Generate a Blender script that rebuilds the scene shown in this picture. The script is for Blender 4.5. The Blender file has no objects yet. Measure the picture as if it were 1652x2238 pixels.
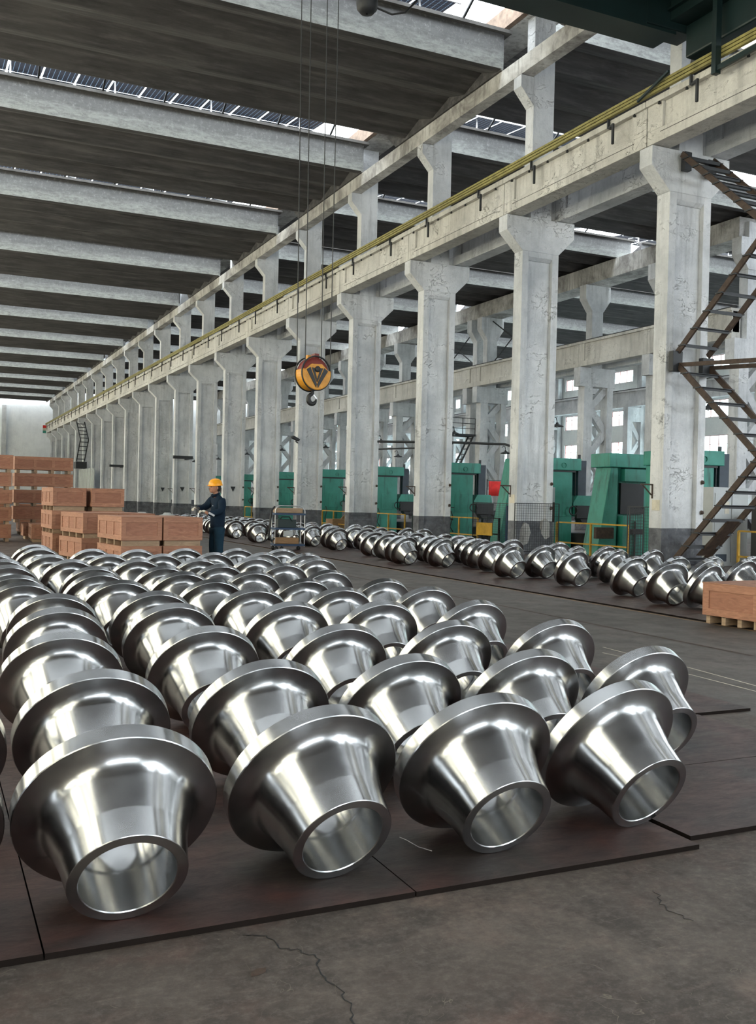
import bpy, bmesh, math, random
from math import sin, cos, pi, radians as R, atan2, sqrt
from mathutils import Vector, Matrix
random.seed(7)
C = bpy.context.scene.collection
sc = bpy.context.scene

# ------------------------------------------------------------------ camera
FPX, YAW, PITCH, ROLL, EYE = 2127.12, .4359, -.0113, .0227, 1.42
fw = Vector((sin(YAW) * cos(PITCH), cos(YAW) * cos(PITCH), sin(PITCH)))
rt = Vector((cos(YAW), -sin(YAW), 0)); up = rt.cross(fw)
rt2 = rt * cos(ROLL) + up * sin(ROLL); up2 = up * cos(ROLL) - rt * sin(ROLL)
cd = bpy.data.cameras.new('camera'); cam = bpy.data.objects.new('camera', cd); C.objects.link(cam)
cd.sensor_fit = 'HORIZONTAL'; cd.sensor_width = 36; cd.lens = 36 * FPX / 1652
cd.clip_start = .05; cd.clip_end = 600
cam.matrix_world = Matrix(((rt2.x, up2.x, -fw.x, 0), (rt2.y, up2.y, -fw.y, 0), (rt2.z, up2.z, -fw.z, EYE), (0, 0, 0, 1)))
sc.camera = cam

# ------------------------------------------------------------------ sky, exposure
w = bpy.data.worlds.new('overcast_sky'); sc.world = w; w.use_nodes = True
bg = w.node_tree.nodes['Background']
bg.inputs[0].default_value = (.88, .95, 1.0, 1); bg.inputs[1].default_value = 5.0
sc.view_settings.view_transform = 'Standard'; sc.view_settings.look = 'None'
sc.view_settings.gamma = 1; sc.view_settings.use_curve_mapping = False
sc.view_settings.exposure = 1.08
sc.cycles.use_denoising = True
sc.cycles.max_bounces = 9; sc.cycles.diffuse_bounces = 5; sc.cycles.glossy_bounces = 5
sc.cycles.transparent_max_bounces = 16
sc.cycles.caustics_reflective = False; sc.cycles.caustics_refractive = False
sc.cycles.sample_clamp_indirect = 12

def portal(loc, aim, sx, sy):
    """daylight portal in an opening: it only guides the sampling of the sky light"""
    l = bpy.data.lights.new('daylight_portal', 'AREA'); l.shape = 'RECTANGLE'; l.size = sx; l.size_y = sy
    o = bpy.data.objects.new('daylight_portal', l); C.objects.link(o); l.cycles.is_portal = True
    o.location = loc; o.rotation_euler = Vector(aim).to_track_quat('-Z', 'Y').to_euler()

P_ROOF = 10.0; YS0 = 4.4
for n in range(-3, 9):
    portal((2.5, YS0 + P_ROOF * n - .42, 15.4), (0, 0, -1), 25, .9)
    if n >= -1:
        portal((26, YS0 + P_ROOF * n - .42, 16.8), (0, 0, -1), 20, .9)
        portal((46, YS0 + P_ROOF * n - .42, 16.8), (0, 0, -1), 17, .9)

# ------------------------------------------------------------------ helpers
def tag(o, label=None, cat=None, group=None, kind=None):
    for k, v in (('label', label), ('category', cat), ('group', group), ('kind', kind)):
        if v: o[k] = v
    return o

class MB:
    """collects shapes, then links them as one mesh object"""
    def __init__(s): s.v = []; s.f = []; s.sm = []
    def add(s, vs, fs, smooth=False):
        b = len(s.v); s.v += [tuple(p) for p in vs]; s.f += [tuple(b + i for i in f) for f in fs]; s.sm += [smooth] * len(fs); return s
    def box(s, x0, x1, y0, y1, z0, z1):
        return s.add([(x, y, z) for z in (z0, z1) for x, y in ((x0, y0), (x1, y0), (x1, y1), (x0, y1))],
                     [(3, 2, 1, 0), (4, 5, 6, 7), (0, 1, 5, 4), (1, 2, 6, 5), (2, 3, 7, 6), (3, 0, 4, 7)])
    def prism(s, pts, axis, a, b):
        """polygon pts (two coords) extruded along axis from a to b"""
        n = len(pts)
        def P(p, t):
            return {'x': (t, p[0], p[1]), 'y': (p[0], t, p[1]), 'z': (p[0], p[1], t)}[axis]
        vs = [P(p, a) for p in pts] + [P(p, b) for p in pts]
        return s.add(vs, [tuple(range(n))[::-1], tuple(range(n, 2 * n))] + [(i, (i + 1) % n, n + (i + 1) % n, n + i) for i in range(n)])
    def bar(s, p, q, w_, h_, upv=(0, 0, 1)):
        p = Vector(p); q = Vector(q); d = (q - p).normalized(); u = Vector(upv)
        if abs(d.dot(u)) > .98: u = Vector((0, 1, 0))
        a = d.cross(u).normalized() * w_ / 2; b = a.cross(d).normalized() * h_ / 2
        return s.add([p - a - b, p + a - b, p + a + b, p - a + b, q - a - b, q + a - b, q + a + b, q - a + b],
                     [(0, 1, 2, 3), (7, 6, 5, 4), (0, 4, 5, 1), (1, 5, 6, 2), (2, 6, 7, 3), (3, 7, 4, 0)])
    def tube(s, pts, r, n=8, caps=True):
        pts = [Vector(p) for p in pts]; rs = r if isinstance(r, (list, tuple)) else [r] * len(pts); rings = []; pa = None
        for i, p in enumerate(pts):
            d = (pts[min(i + 1, len(pts) - 1)] - pts[max(i - 1, 0)]).normalized()
            if pa is None:
                pa = d.cross(Vector((0, 0, 1)) if abs(d.z) < .9 else Vector((1, 0, 0))).normalized()
            else:
                pa = (pa - d * pa.dot(d)).normalized()
            b = d.cross(pa)
            rings.append([p + (pa * cos(2 * pi * k / n) + b * sin(2 * pi * k / n)) * rs[i] for k in range(n)])
        vs = [v for rg in rings for v in rg]; fs = []
        for i in range(len(pts) - 1):
            for k in range(n):
                fs.append((i * n + k, i * n + (k + 1) % n, (i + 1) * n + (k + 1) % n, (i + 1) * n + k))
        s.add(vs, fs, True)
        if caps: s.add(rings[0], [tuple(range(n))[::-1]]); s.add(rings[-1], [tuple(range(n))])
        return s
    def lathe(s, prof, n=32, mat=None, close=False, smooth=True):
        """prof: (radius, z) list; mat: optional placement matrix"""
        m = mat or Matrix(); vs = []; k = len(prof)
        for i in range(n):
            a = 2 * pi * i / n
            vs += [m @ Vector((r * cos(a), r * sin(a), z)) for r, z in prof]
        fs = []
        for i in range(n):
            j = (i + 1) % n
            for q in range(k if close else k - 1):
                q2 = (q + 1) % k
                fs.append((i * k + q, j * k + q, j * k + q2, i * k + q2))
        return s.add(vs, fs, smooth)
    def ball(s, c, rx, ry, rz, n=16):
        m = Matrix.Translation(c) @ Matrix.Diagonal((rx, ry, rz, 1))
        return s.lathe([(sin(pi * i / (n // 2)) + 1e-4, -cos(pi * i / (n // 2))) for i in range(n // 2 + 1)], n, m)
    def mesh(s, name, m):
        me = bpy.data.meshes.new(name); me.from_pydata(s.v, [], s.f)
        for m_ in (m if isinstance(m, (list, tuple)) else [m]): me.materials.append(m_)
        me.polygons.foreach_set('use_smooth', s.sm)
        bm = bmesh.new(); bm.from_mesh(me); bmesh.ops.recalc_face_normals(bm, faces=bm.faces); bm.to_mesh(me); bm.free()
        me.update(); return me
    def build(s, name, m, parent=None, loc=None, rz=0, bevel=0, sharp=None):
        o = bpy.data.objects.new(name, s.mesh(name, m)); C.objects.link(o)
        if parent: o.parent = parent
        if loc: o.location = loc
        o.rotation_euler.z = rz
        if bevel:
            b = o.modifiers.new('bevel', 'BEVEL'); b.width = bevel; b.segments = 2; b.limit_method = 'ANGLE'; b.angle_limit = R(40)
        if sharp is not None: o.data.set_sharp_from_angle(angle=R(sharp))
        return o

def empty(name, loc=(0, 0, 0), rz=0, **k):
    o = bpy.data.objects.new(name, None); C.objects.link(o); o.location = loc; o.rotation_euler.z = rz
    o.empty_display_size = .2
    return tag(o, **k)

def copy_tree(o, parent=None):
    c = o.copy(); C.objects.link(c)
    if parent: c.parent = parent
    for ch in list(o.children):
        copy_tree(ch, c)
    return c

def place(o, loc, rz=0, label=None, cat=None, group=None, scale=None):
    o.location = loc; o.rotation_euler.z = rz
    if scale: o.scale = scale
    return tag(o, label, cat, group)

ORD = ['first', 'second', 'third', 'fourth', 'fifth', 'sixth', 'seventh', 'eighth', 'ninth', 'tenth', 'eleventh', 'twelfth',
       'thirteenth', 'fourteenth', 'fifteenth', 'sixteenth', 'seventeenth', 'eighteenth', 'nineteenth', 'twentieth',
       'twenty-first', 'twenty-second', 'twenty-third', 'twenty-fourth', 'twenty-fifth', 'twenty-sixth', 'twenty-seventh',
       'twenty-eighth', 'twenty-ninth', 'thirtieth', 'thirty-first', 'thirty-second', 'thirty-third', 'thirty-fourth',
       'thirty-fifth', 'thirty-sixth', 'thirty-seventh', 'thirty-eighth', 'thirty-ninth', 'fortieth']

# ------------------------------------------------------------------ materials
class NT:
    def __init__(s, name):
        m = bpy.data.materials.new(name); m.use_nodes = True; s.m = m; s.t = m.node_tree; s.n = s.t.nodes; s.l = s.t.links
        s.b = s.n['Principled BSDF']; s.out = s.n['Material Output']
    def node(s, ty, **k):
        o = s.n.new(ty)
        for a, v in k.items():
            if a.startswith('i_'): o.inputs[int(a[2:])].default_value = v
            else: setattr(o, a, v)
        return o
    def set(s, **k):
        for a, v in k.items():
            s.b.inputs[a.replace('_', ' ')].default_value = v
        return s
    def coord(s, kind='pos', scale=(1, 1, 1)):
        if kind == 'pos': c = s.node('ShaderNodeNewGeometry').outputs['Position']
        else: c = s.node('ShaderNodeTexCoord').outputs['Object']
        mp = s.node('ShaderNodeMapping'); mp.inputs['Scale'].default_value = scale; s.l.new(c, mp.inputs[0])
        if kind == 'objr':
            oi = s.node('ShaderNodeObjectInfo'); mu = s.node('ShaderNodeVectorMath', operation='SCALE')
            s.l.new(oi.outputs['Random'], mu.inputs[0]); mu.inputs['Scale'].default_value = 53; s.l.new(mu.outputs[0], mp.inputs['Location'])
        return mp.outputs[0]
    def noise(s, vec, scale=5, detail=6, rough=.6, dist=0):
        n = s.node('ShaderNodeTexNoise'); n.inputs['Scale'].default_value = scale; n.inputs['Detail'].default_value = detail
        n.inputs['Roughness'].default_value = rough; n.inputs['Distortion'].default_value = dist; s.l.new(vec, n.inputs['Vector']); return n.outputs['Fac']
    def ramp(s, fac, stops):
        r = s.node('ShaderNodeValToRGB'); e = r.color_ramp.elements
        while len(e) > 1: e.remove(e[0])
        e[0].position, e[0].color = stops[0][0], (*stops[0][1], 1)
        for p, c in stops[1:]:
            x = e.new(p); x.color = (*c, 1)
        s.l.new(fac, r.inputs[0]); return r.outputs[0]
    def mix(s, fac, a, b, blend='MIX'):
        m = s.node('ShaderNodeMix', data_type='RGBA', blend_type=blend)
        if isinstance(fac, (int, float)): m.inputs[0].default_value = fac
        else: s.l.new(fac, m.inputs[0])
        for i, v in ((6, a), (7, b)):
            if isinstance(v, tuple): m.inputs[i].default_value = (*v, 1)
            else: s.l.new(v, m.inputs[i])
        return m.outputs[2]
    def math(s, op, a, b=None, clamp=False):
        m = s.node('ShaderNodeMath', operation=op, use_clamp=clamp)
        for i, v in ((0, a), (1, b)):
            if v is None: continue
            if isinstance(v, (int, float)): m.inputs[i].default_value = v
            else: s.l.new(v, m.inputs[i])
        return m.outputs[0]
    def color(s, c): s.l.new(c, s.b.inputs['Base Color']); return s
    def rough(s, c): s.l.new(c, s.b.inputs['Roughness']); return s
    def bump(s, h, strength=.3, dist=.02):
        b = s.node('ShaderNodeBump'); b.inputs['Strength'].default_value = strength; b.inputs['Distance'].default_value = dist
        s.l.new(h, b.inputs['Height']); s.l.new(b.outputs[0], s.b.inputs['Normal']); return s

g = lambda v: (v, v, v)

def whitewash(name, light, dark, dirt=.5, band=False, crack=1.0):
    t = NT(name); p = t.coord(); big = t.noise(p, .55, 5, .65); fine = t.noise(p, 5, 9, .7)
    base = t.ramp(big, [(.3, dark), (.6, light)])
    ps = t.coord(scale=(2.2, 2.2, .22)); st = t.noise(ps, 1.6, 7, .7)
    base = t.mix(t.math('MULTIPLY', t.ramp(st, [(.5, g(0)), (.72, g(1))]), dirt), base, tuple(c * .52 for c in dark))
    base = t.mix(t.math('MULTIPLY', t.ramp(fine, [(.58, g(0)), (.7, g(1))]), .35 * dirt + .05), base, tuple(c * .6 for c in dark))
    # hairline cracks and flaked marks
    pc = t.coord(scale=(1, 1, 1.6)); cr = t.noise(pc, 2.3, 12, .62, .6)
    line = t.math('SUBTRACT', 1, t.math('MULTIPLY', t.math('ABSOLUTE', t.math('SUBTRACT', cr, .5)), 95), True)
    msk = t.ramp(t.noise(p, 1.1, 3), [(.52, g(0)), (.62, g(1))])
    cl = t.math('MULTIPLY', t.math('MULTIPLY', line, msk), crack * .36)
    base = t.mix(cl, base, (.045, .04, .038))
    if band:
        z = t.node('ShaderNodeSeparateXYZ'); t.l.new(t.node('ShaderNodeNewGeometry').outputs['Position'], z.inputs[0])
        isb = t.math('LESS_THAN', z.outputs[2], t.math('ADD', .945, t.math('MULTIPLY', t.math('SUBTRACT', fine, .5), .02)))
        grey = t.ramp(t.noise(p, 3, 7, .7), [(.35, (.085, .09, .1)), (.6, (.16, .165, .18)), (.75, (.3, .3, .3))])
        base = t.mix(isb, base, grey)
    t.color(base); t.set(Roughness=.88)
    t.b.inputs['Specular IOR Level'].default_value = .25
    h = t.math('SUBTRACT', t.math('ADD', fine, t.math('MULTIPLY', t.noise(p, 1.8, 4), .8)), cl)
    t.bump(h, .95, .045); return t.m

M = {}
M['white'] = whitewash('whitewashed_concrete', (.70, .71, .72), (.44, .46, .48), .5, True)
M['cream'] = whitewash('cream_washed_concrete', (.64, .625, .58), (.43, .42, .39), .6, False)
M['wallwhite'] = whitewash('wall_plaster', (.82, .84, .84), (.70, .72, .73), .15, True, .5)
def roof_mat():
    t = NT('sooty_shaded_roof_concrete'); p = t.coord(scale=(.35, 2.2, 2.2)); n1 = t.noise(p, 1.4, 9, .72); n2 = t.noise(t.coord(), .5, 5, .6)
    c = t.ramp(n1, [(.3, (.022, .021, .023)), (.5, (.058, .056, .058)), (.68, (.13, .126, .126))])  # dark underside colour holds both soot and the shade under the roof
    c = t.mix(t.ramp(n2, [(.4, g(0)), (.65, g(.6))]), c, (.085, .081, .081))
    # the upright face is whitewashed, lighter towards its lower edge
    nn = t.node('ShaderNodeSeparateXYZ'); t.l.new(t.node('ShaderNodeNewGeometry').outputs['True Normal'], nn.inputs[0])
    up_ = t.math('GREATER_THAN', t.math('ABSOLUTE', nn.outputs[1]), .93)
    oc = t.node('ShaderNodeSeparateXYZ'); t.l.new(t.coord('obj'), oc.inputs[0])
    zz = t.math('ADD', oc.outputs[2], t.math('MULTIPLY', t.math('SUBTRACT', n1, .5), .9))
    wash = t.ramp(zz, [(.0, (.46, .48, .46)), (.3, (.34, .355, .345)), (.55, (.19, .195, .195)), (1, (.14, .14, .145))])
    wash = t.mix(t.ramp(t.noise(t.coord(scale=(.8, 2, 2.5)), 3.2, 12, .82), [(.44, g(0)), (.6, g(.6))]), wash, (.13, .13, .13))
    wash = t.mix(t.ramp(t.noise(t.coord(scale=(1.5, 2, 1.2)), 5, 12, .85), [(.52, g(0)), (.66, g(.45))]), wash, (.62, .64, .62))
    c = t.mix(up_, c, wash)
    t.color(c); t.set(Roughness=.9); t.bump(n1, .4, .03); return t.m
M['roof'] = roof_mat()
def eave_mat():
    t = NT('stained_beam_concrete'); p = t.coord(); n1 = t.noise(p, .5, 8, .7, .5); n2 = t.noise(t.coord(scale=(3, 3, .5)), 2, 8, .7)
    c = t.ramp(n1, [(.38, (.22, .21, .2)), (.5, (.45, .44, .42)), (.62, (.62, .62, .6))])
    c = t.mix(t.ramp(n2, [(.5, g(0)), (.7, g(.7))]), c, (.12, .11, .1)); t.color(c); t.set(Roughness=.9); t.bump(n2, .4, .02); return t.m
M['eave'] = eave_mat()
def floor_mat():
    t = NT('worn_shop_floor'); p = t.coord(); a = t.noise(p, .8, 9, .68, .15); b = t.noise(p, 2.6, 12, .74, .2); d = t.noise(t.coord(scale=(1, 3.2, 1)), 5, 14, .82, .25)
    f = t.noise(p, 26, 10, .8)
    c = t.ramp(a, [(.36, (.105, .066, .055)), (.46, (.07, .056, .048)), (.54, (.096, .08, .069)), (.64, (.138, .102, .086))])
    c = t.mix(t.ramp(b, [(.46, g(0)), (.6, g(.8))]), c, (.042, .035, .031))
    c = t.mix(t.ramp(d, [(.54, g(0)), (.64, g(.55))]), c, (.15, .118, .102))
    c = t.mix(t.ramp(f, [(.3, g(.55)), (.5, g(0)), (1, g(0))]), c, (.028, .024, .022))
    c = t.mix(t.ramp(f, [(.5, g(0)), (.68, g(.45))]), c, (.19, .165, .15))
    # thin arcs and scratches
    sn = t.noise(t.coord(scale=(.7, 1, 1)), 1.7, 3, .5, 2.5)
    ln = t.math('SUBTRACT', 1, t.math('MULTIPLY', t.math('ABSOLUTE', t.math('SUBTRACT', sn, .47)), 420), True)
    c = t.mix(t.math('MULTIPLY', ln, t.ramp(b, [(.5, g(0)), (.56, g(.6))])), c, (.22, .19, .15))
    s = t.node('ShaderNodeSeparateXYZ'); t.l.new(t.node('ShaderNodeNewGeometry').outputs['Position'], s.inputs[0])
    lane = t.math('MULTIPLY', t.math('GREATER_THAN', s.outputs[0], 5.2), t.math('LESS_THAN', s.outputs[0], 8.87))
    c = t.mix(t.math('MULTIPLY', lane, .6), c, t.ramp(t.noise(t.coord(scale=(3, .5, 1)), 1.5, 8, .7), [(.35, (.075, .073, .069)), (.65, (.115, .11, .102))]))
    t.color(c); t.rough(t.ramp(b, [(.3, g(.5)), (.7, g(.75))])); t.b.inputs['Specular IOR Level'].default_value = .35
    t.bump(t.math('ADD', b, t.math('MULTIPLY', f, .5)), .4, .01); return t.m
M['floor'] = floor_mat()
def plate_mat():
    t = NT('rusty_floor_plate'); p = t.coord(); a = t.noise(p, .9, 7, .6, .6); b = t.noise(t.coord(scale=(1, 2.4, 1)), 4.5, 14, .82, .4)
    c = t.ramp(a, [(.36, (.026, .016, .014)), (.5, (.066, .028, .023)), (.62, (.036, .028, .025))])
    c = t.mix(t.ramp(b, [(.42, g(0)), (.6, g(.75))]), c, (.018, .013, .013))
    c = t.mix(t.ramp(t.noise(p, 11, 12, .8), [(.56, g(0)), (.68, g(.45))]), c, (.13, .085, .07))
    t.color(c); t.rough(t.ramp(b, [(.3, g(.36)), (.7, g(.62))])); t.b.inputs['Specular IOR Level'].default_value = .45
    t.bump(b, .3, .008); return t.m
M['plate'] = plate_mat()
def steel_mat():
    t = NT('turned_steel'); o = t.coord('objr'); 
    sp = t.node('ShaderNodeSeparateXYZ'); t.l.new(t.coord('obj'), sp.inputs[0])
    rad = t.math('SQRT', t.math('ADD', t.math('POWER', sp.outputs[0], 2), t.math('POWER', sp.outputs[1], 2)))
    wv = t.node('ShaderNodeCombineXYZ'); t.l.new(rad, wv.inputs[0]); t.l.new(sp.outputs[2], wv.inputs[1])
    ring = t.noise(wv.outputs[0], 230, 3, .6)
    sm = t.noise(o, 6, 6, .6)
    t.color(t.ramp(sm, [(.3, (.42, .425, .43)), (.65, (.51, .515, .515))])); t.set(Metallic=1.0)
    t.rough(t.ramp(sm, [(.3, g(.20)), (.7, g(.25))])); t.b.inputs['Anisotropic'].default_value = .85; t.b.inputs['Anisotropic Rotation'].default_value = .25
    tg = t.node('ShaderNodeTangent', direction_type='RADIAL', axis='Z'); t.l.new(tg.outputs[0], t.b.inputs['Tangent'])
    return t.m
M['steel'] = steel_mat()
def wood_mat(name, a, b):
    t = NT(name); p = t.coord('objr', (1.2, 1.2, 7)); n = t.noise(p, 3.2, 7, .65, 1.6); q = t.noise(t.coord('objr'), 1.1, 3)
    oi = t.node('ShaderNodeObjectInfo')
    c = t.ramp(n, [(.3, tuple(v * .62 for v in a)), (.55, a), (.75, b)])
    c = t.mix(t.ramp(q, [(.4, g(0)), (.7, g(.35))]), c, tuple(v * .55 for v in a))
    c = t.mix(t.math('MULTIPLY', oi.outputs['Random'], .35), c, tuple(v * .7 for v in a))
    t.color(c); t.set(Roughness=.7); t.bump(n, .15, .004); return t.m
M['ply'] = wood_mat('red_plywood', (.33, .145, .088), (.44, .225, .145))
M['batten'] = wood_mat('plywood_batten', (.37, .175, .107), (.49, .26, .165))
M['pine'] = wood_mat('pale_skid_wood', (.36, .25, .16), (.50, .37, .25))
M['card'] = wood_mat('cardboard', (.33, .19, .09), (.42, .26, .13))
def plain(name, col, rough=.6, metal=0, var=.25, sc_=4, spec=.4):
    t = NT(name); n = t.noise(t.coord(), sc_, 7, .65)
    t.color(t.ramp(n, [(.3, tuple(c * (1 - var) for c in col)), (.7, tuple(min(1, c * (1 + var * .5)) for c in col))]))
    t.set(Roughness=rough, Metallic=metal); t.b.inputs['Specular IOR Level'].default_value = spec; return t.m
M['dark'] = plain('dark_painted_iron', (.022, .024, .027), .55)
M['rust'] = plain('rusty_iron', (.055, .035, .025), .7, 0, .5, 9)
M['cranegreen'] = plain('dark_green_crane_paint', (.006, .019, .019), .5, 0, .3, 1.5)
def green_mat():
    t = NT('green_machine_paint'); p = t.coord(); n = t.noise(p, 1.6, 7, .65); st = t.noise(t.coord(scale=(3, 3, .4)), 1.6, 7, .7)
    c = t.ramp(n, [(.3, (.02, .175, .135)), (.6, (.032, .245, .19))]); c = t.mix(t.ramp(st, [(.54, g(0)), (.72, g(.9))]), c, (.008, .04, .032))
    t.color(c); t.set(Roughness=.5); return t.m
M['green'] = green_mat()
M['yellow'] = plain('yellow_paint', (.46, .27, .03), .6, 0, .35)
M['railyellow'] = plain('olive_yellow_conductor', (.27, .235, .075), .6, 0, .4)
M['hook_yellow'] = plain('hook_block_yellow', (.62, .27, .02), .45, 0, .35, 8)
M['hook_red'] = plain('hook_block_red', (.17, .022, .015), .5, 0, .3, 8)
M['black'] = plain('black_paint', (.012, .013, .014), .5)
M['navy'] = plain('navy_work_cloth', (.008, .018, .034), .9, 0, .3, 10, .15)
M['navytr'] = plain('blue_work_trousers', (.012, .032, .052), .9, 0, .3, 10, .15)
M['helmet'] = plain('yellow_helmet_plastic', (.80, .33, .012), .25, 0, .05)
M['glove'] = plain('white_cotton_glove', (.58, .56, .50), .9, 0, .2, 30)
M['skin'] = plain('skin', (.34, .165, .105), .55, 0, .15, 20)
M['hair'] = plain('dark_hair', (.015, .012, .01), .8)
M['red'] = plain('red_banner_cloth', (.75, .035, .03), .7)
M['blue'] = plain('blue_cart_paint', (.02, .05, .11), .5)
M['lightgrey'] = plain('light_grey_cabinet', (.42, .44, .44), .5, 0, .1)
M['greyblue'] = plain('dark_grey_blue_paint', (.05, .065, .085), .6)
M['rubber'] = plain('tyre_rubber', (.02, .022, .03), .8)
M['plateedge'] = plain('shaded_plate_edge', (.012, .009, .008), .95, 0, .2, 4, .05)
M['lip'] = plain('dusty_slab_edge', (.10, .095, .09), .9)
M['brick'] = plain('weathered_tile', (.22, .16, .12), .9, 0, .4, 5)
M['cloth'] = plain('reflective_tape', (.42, .43, .46), .5)
M['chrome'] = plain('bare_metal', (.5, .5, .5), .35, 1, .2)
M['rope'] = plain('greasy_wire_rope', (.025, .025, .025), .5)
M['frame'] = plain('red_primer_window_frame', (.42, .22, .21), .7)
M['paper'] = plain('paper', (.6, .56, .46), .9)
def glass_mat(name='dusty_window_glass', col=(.86, .94, .93, 1)):
    t = NT(name); tr = t.node('ShaderNodeBsdfTransparent'); tr.inputs[0].default_value = col
    gl = t.node('ShaderNodeBsdfGlossy'); gl.inputs['Roughness'].default_value = .1; mx = t.node('ShaderNodeMixShader'); mx.inputs[0].default_value = .08
    t.l.new(tr.outputs[0], mx.inputs[1]); t.l.new(gl.outputs[0], mx.inputs[2]); t.l.new(mx.outputs[0], t.out.inputs[0]); return t.m
M['glass'] = glass_mat(); M['warmglass'] = glass_mat('warm_tinted_window_glass', (1, .945, .82, 1))  # second glass: warm tint added to colour the light from unseen left windows
def solar_mat():
    t = NT('solar_cells_between_glass'); s = t.node('ShaderNodeSeparateXYZ'); t.l.new(t.coord('obj'), s.inputs[0])
    lines = None
    for ax, sz in ((0, .165), (1, .165)):
        f = t.math('FRACT', t.math('DIVIDE', t.math('ADD', s.outputs[ax], 50), sz)); l = t.math('LESS_THAN', f, .12)
        lines = l if lines is None else t.math('MAXIMUM', lines, l)
    tr = t.node('ShaderNodeBsdfTransparent'); tr.inputs[0].default_value = (.16, .19, .22, 1); mx = t.node('ShaderNodeMixShader')
    t.set(Roughness=.4); t.b.inputs['Base Color'].default_value = (.02, .035, .08, 1); t.b.inputs['Specular IOR Level'].default_value = .2
    t.l.new(lines, mx.inputs[0]); t.l.new(t.b.outputs[0], mx.inputs[1]); t.l.new(tr.outputs[0], mx.inputs[2]); t.l.new(mx.outputs[0], t.out.inputs[0]); return t.m
M['solar'] = solar_mat()
def stripe_mat():
    return M['black']

# ------------------------------------------------------------------ setting: floor, walls, roof
def struct(mb, name, m, parent=None, **k):
    o = mb.build(name, m, parent, **k)
    if parent is None: o['kind'] = 'structure'
    return o

floor = struct(MB().box(-11, 57, -27, 146.4, -.3, 0), 'floor', M['floor'])
struct(MB().box(-11, 57, 144.9, 146.4, 0, 17), 'wall_far', M['wallwhite'])
struct(MB().box(9.5, 10.1, 144.5, 144.9, 0, 13.6), 'trim_1', M['white'])

def band_wall(name, x0, x1, ys, ye, zbands, win, m, ztop=17):
    """wall along y with window openings: zbands [(z0, z1)], win [(y0, y1)]"""
    b = MB(); z = 0
    for a, c in zbands:
        b.box(x0, x1, ys, ye, z, a); y = ys
        for p, q in win:
            b.box(x0, x1, y, p, a, c); y = q
        b.box(x0, x1, y, ye, a, c); z = c
    b.box(x0, x1, ys, ye, z, ztop)
    return struct(b, name, m)
rwin = [(67.2 + 6 * k, 70.9 + 6 * k) for k in range(-9, 13)]
rz = [(1.85, 3.36), (4.86, 7.11), (8.5, 9.84), (12.24, 13.31)]
band_wall('wall_right', 55.3, 55.7, -27, 144.9, rz, rwin, M['wallwhite'])
lwin = [(-22 + 8 * k, -16.5 + 8 * k) for k in range(20)]
lz = [(1.2, 4.4), (5.6, 9.0), (10.2, 13.0)]  # highest band added to brighten the hall; this wall is out of view
band_wall('wall_left', -11, -10.6, -27, 144.9, lz, lwin, M['wallwhite'])
# the wall behind the photographer, with large unseen door openings added to let in light
b = MB(); b.box(-11, -4, -27, -26.6, 0, 17); b.box(12, 20, -27, -26.6, 0, 17); b.box(34, 57, -27, -26.6, 0, 17); b.box(-4, 12, -27, -26.6, 7, 17); b.box(20, 34, -27, -26.6, 7, 17)
struct(b, 'wall_near', M['wallwhite'])
portal((4, -26.8, 3.5), (0, 1, 0), 16, 7); portal((27, -26.8, 3.5), (0, 1, 0), 14, 7)
for z0, z1 in rz[1:]: portal((55.6, 58, (z0 + z1) / 2), (-1, 0, 0), z1 - z0, 130)
for z0, z1 in lz: portal((-10.9, 50, (z0 + z1) / 2), (1, 0, 0), z1 - z0, 140)

nwin = 0
def make_window(L, H, cols, rows, gm='glass'):
    root = empty('window_1', kind='structure')
    f = MB(); d = .05
    for z in (0, H - d): f.box(-.05, .05, 0, L, z, z + d)
    for y in (0, L - d): f.box(-.05, .05, y, y + d, d, H - d)
    f.build('window_frame', M['frame'], root)
    for i in range(1, cols): MB().box(-.03, .03, L * i / cols - .025, L * i / cols + .025, d, H - d).build('mullion', M['frame'], root)
    for i in rows: MB().box(-.028, .028, d, L - d, i - .02, i + .02).build('transom', M['frame'], root)
    MB().box(-.004, .004, d, L - d, d, H - d).build('pane', M[gm], root)
    return root
for (z0, z1), rows in zip(rz, ((), (1.55,), (.95,), ())):
    proto = make_window(3.7, z1 - z0, 4, rows); first = True
    for y0, y1 in rwin:
        if y0 < 30: continue
        o = proto if first else copy_tree(proto); first = False
        o.name = 'window_%d' % (nwin + 1); nwin += 1; o.location = (55.42, y0, z0)
for z0, z1 in lz:
    proto = make_window(5.5, z1 - z0, 5, (1.5,), 'warmglass'); first = True
    for y0, y1 in lwin:
        o = proto if first else copy_tree(proto); first = False
        o.name = 'window_%d' % (nwin + 1); nwin += 1; o.location = (-10.8, y0, z0)

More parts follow.
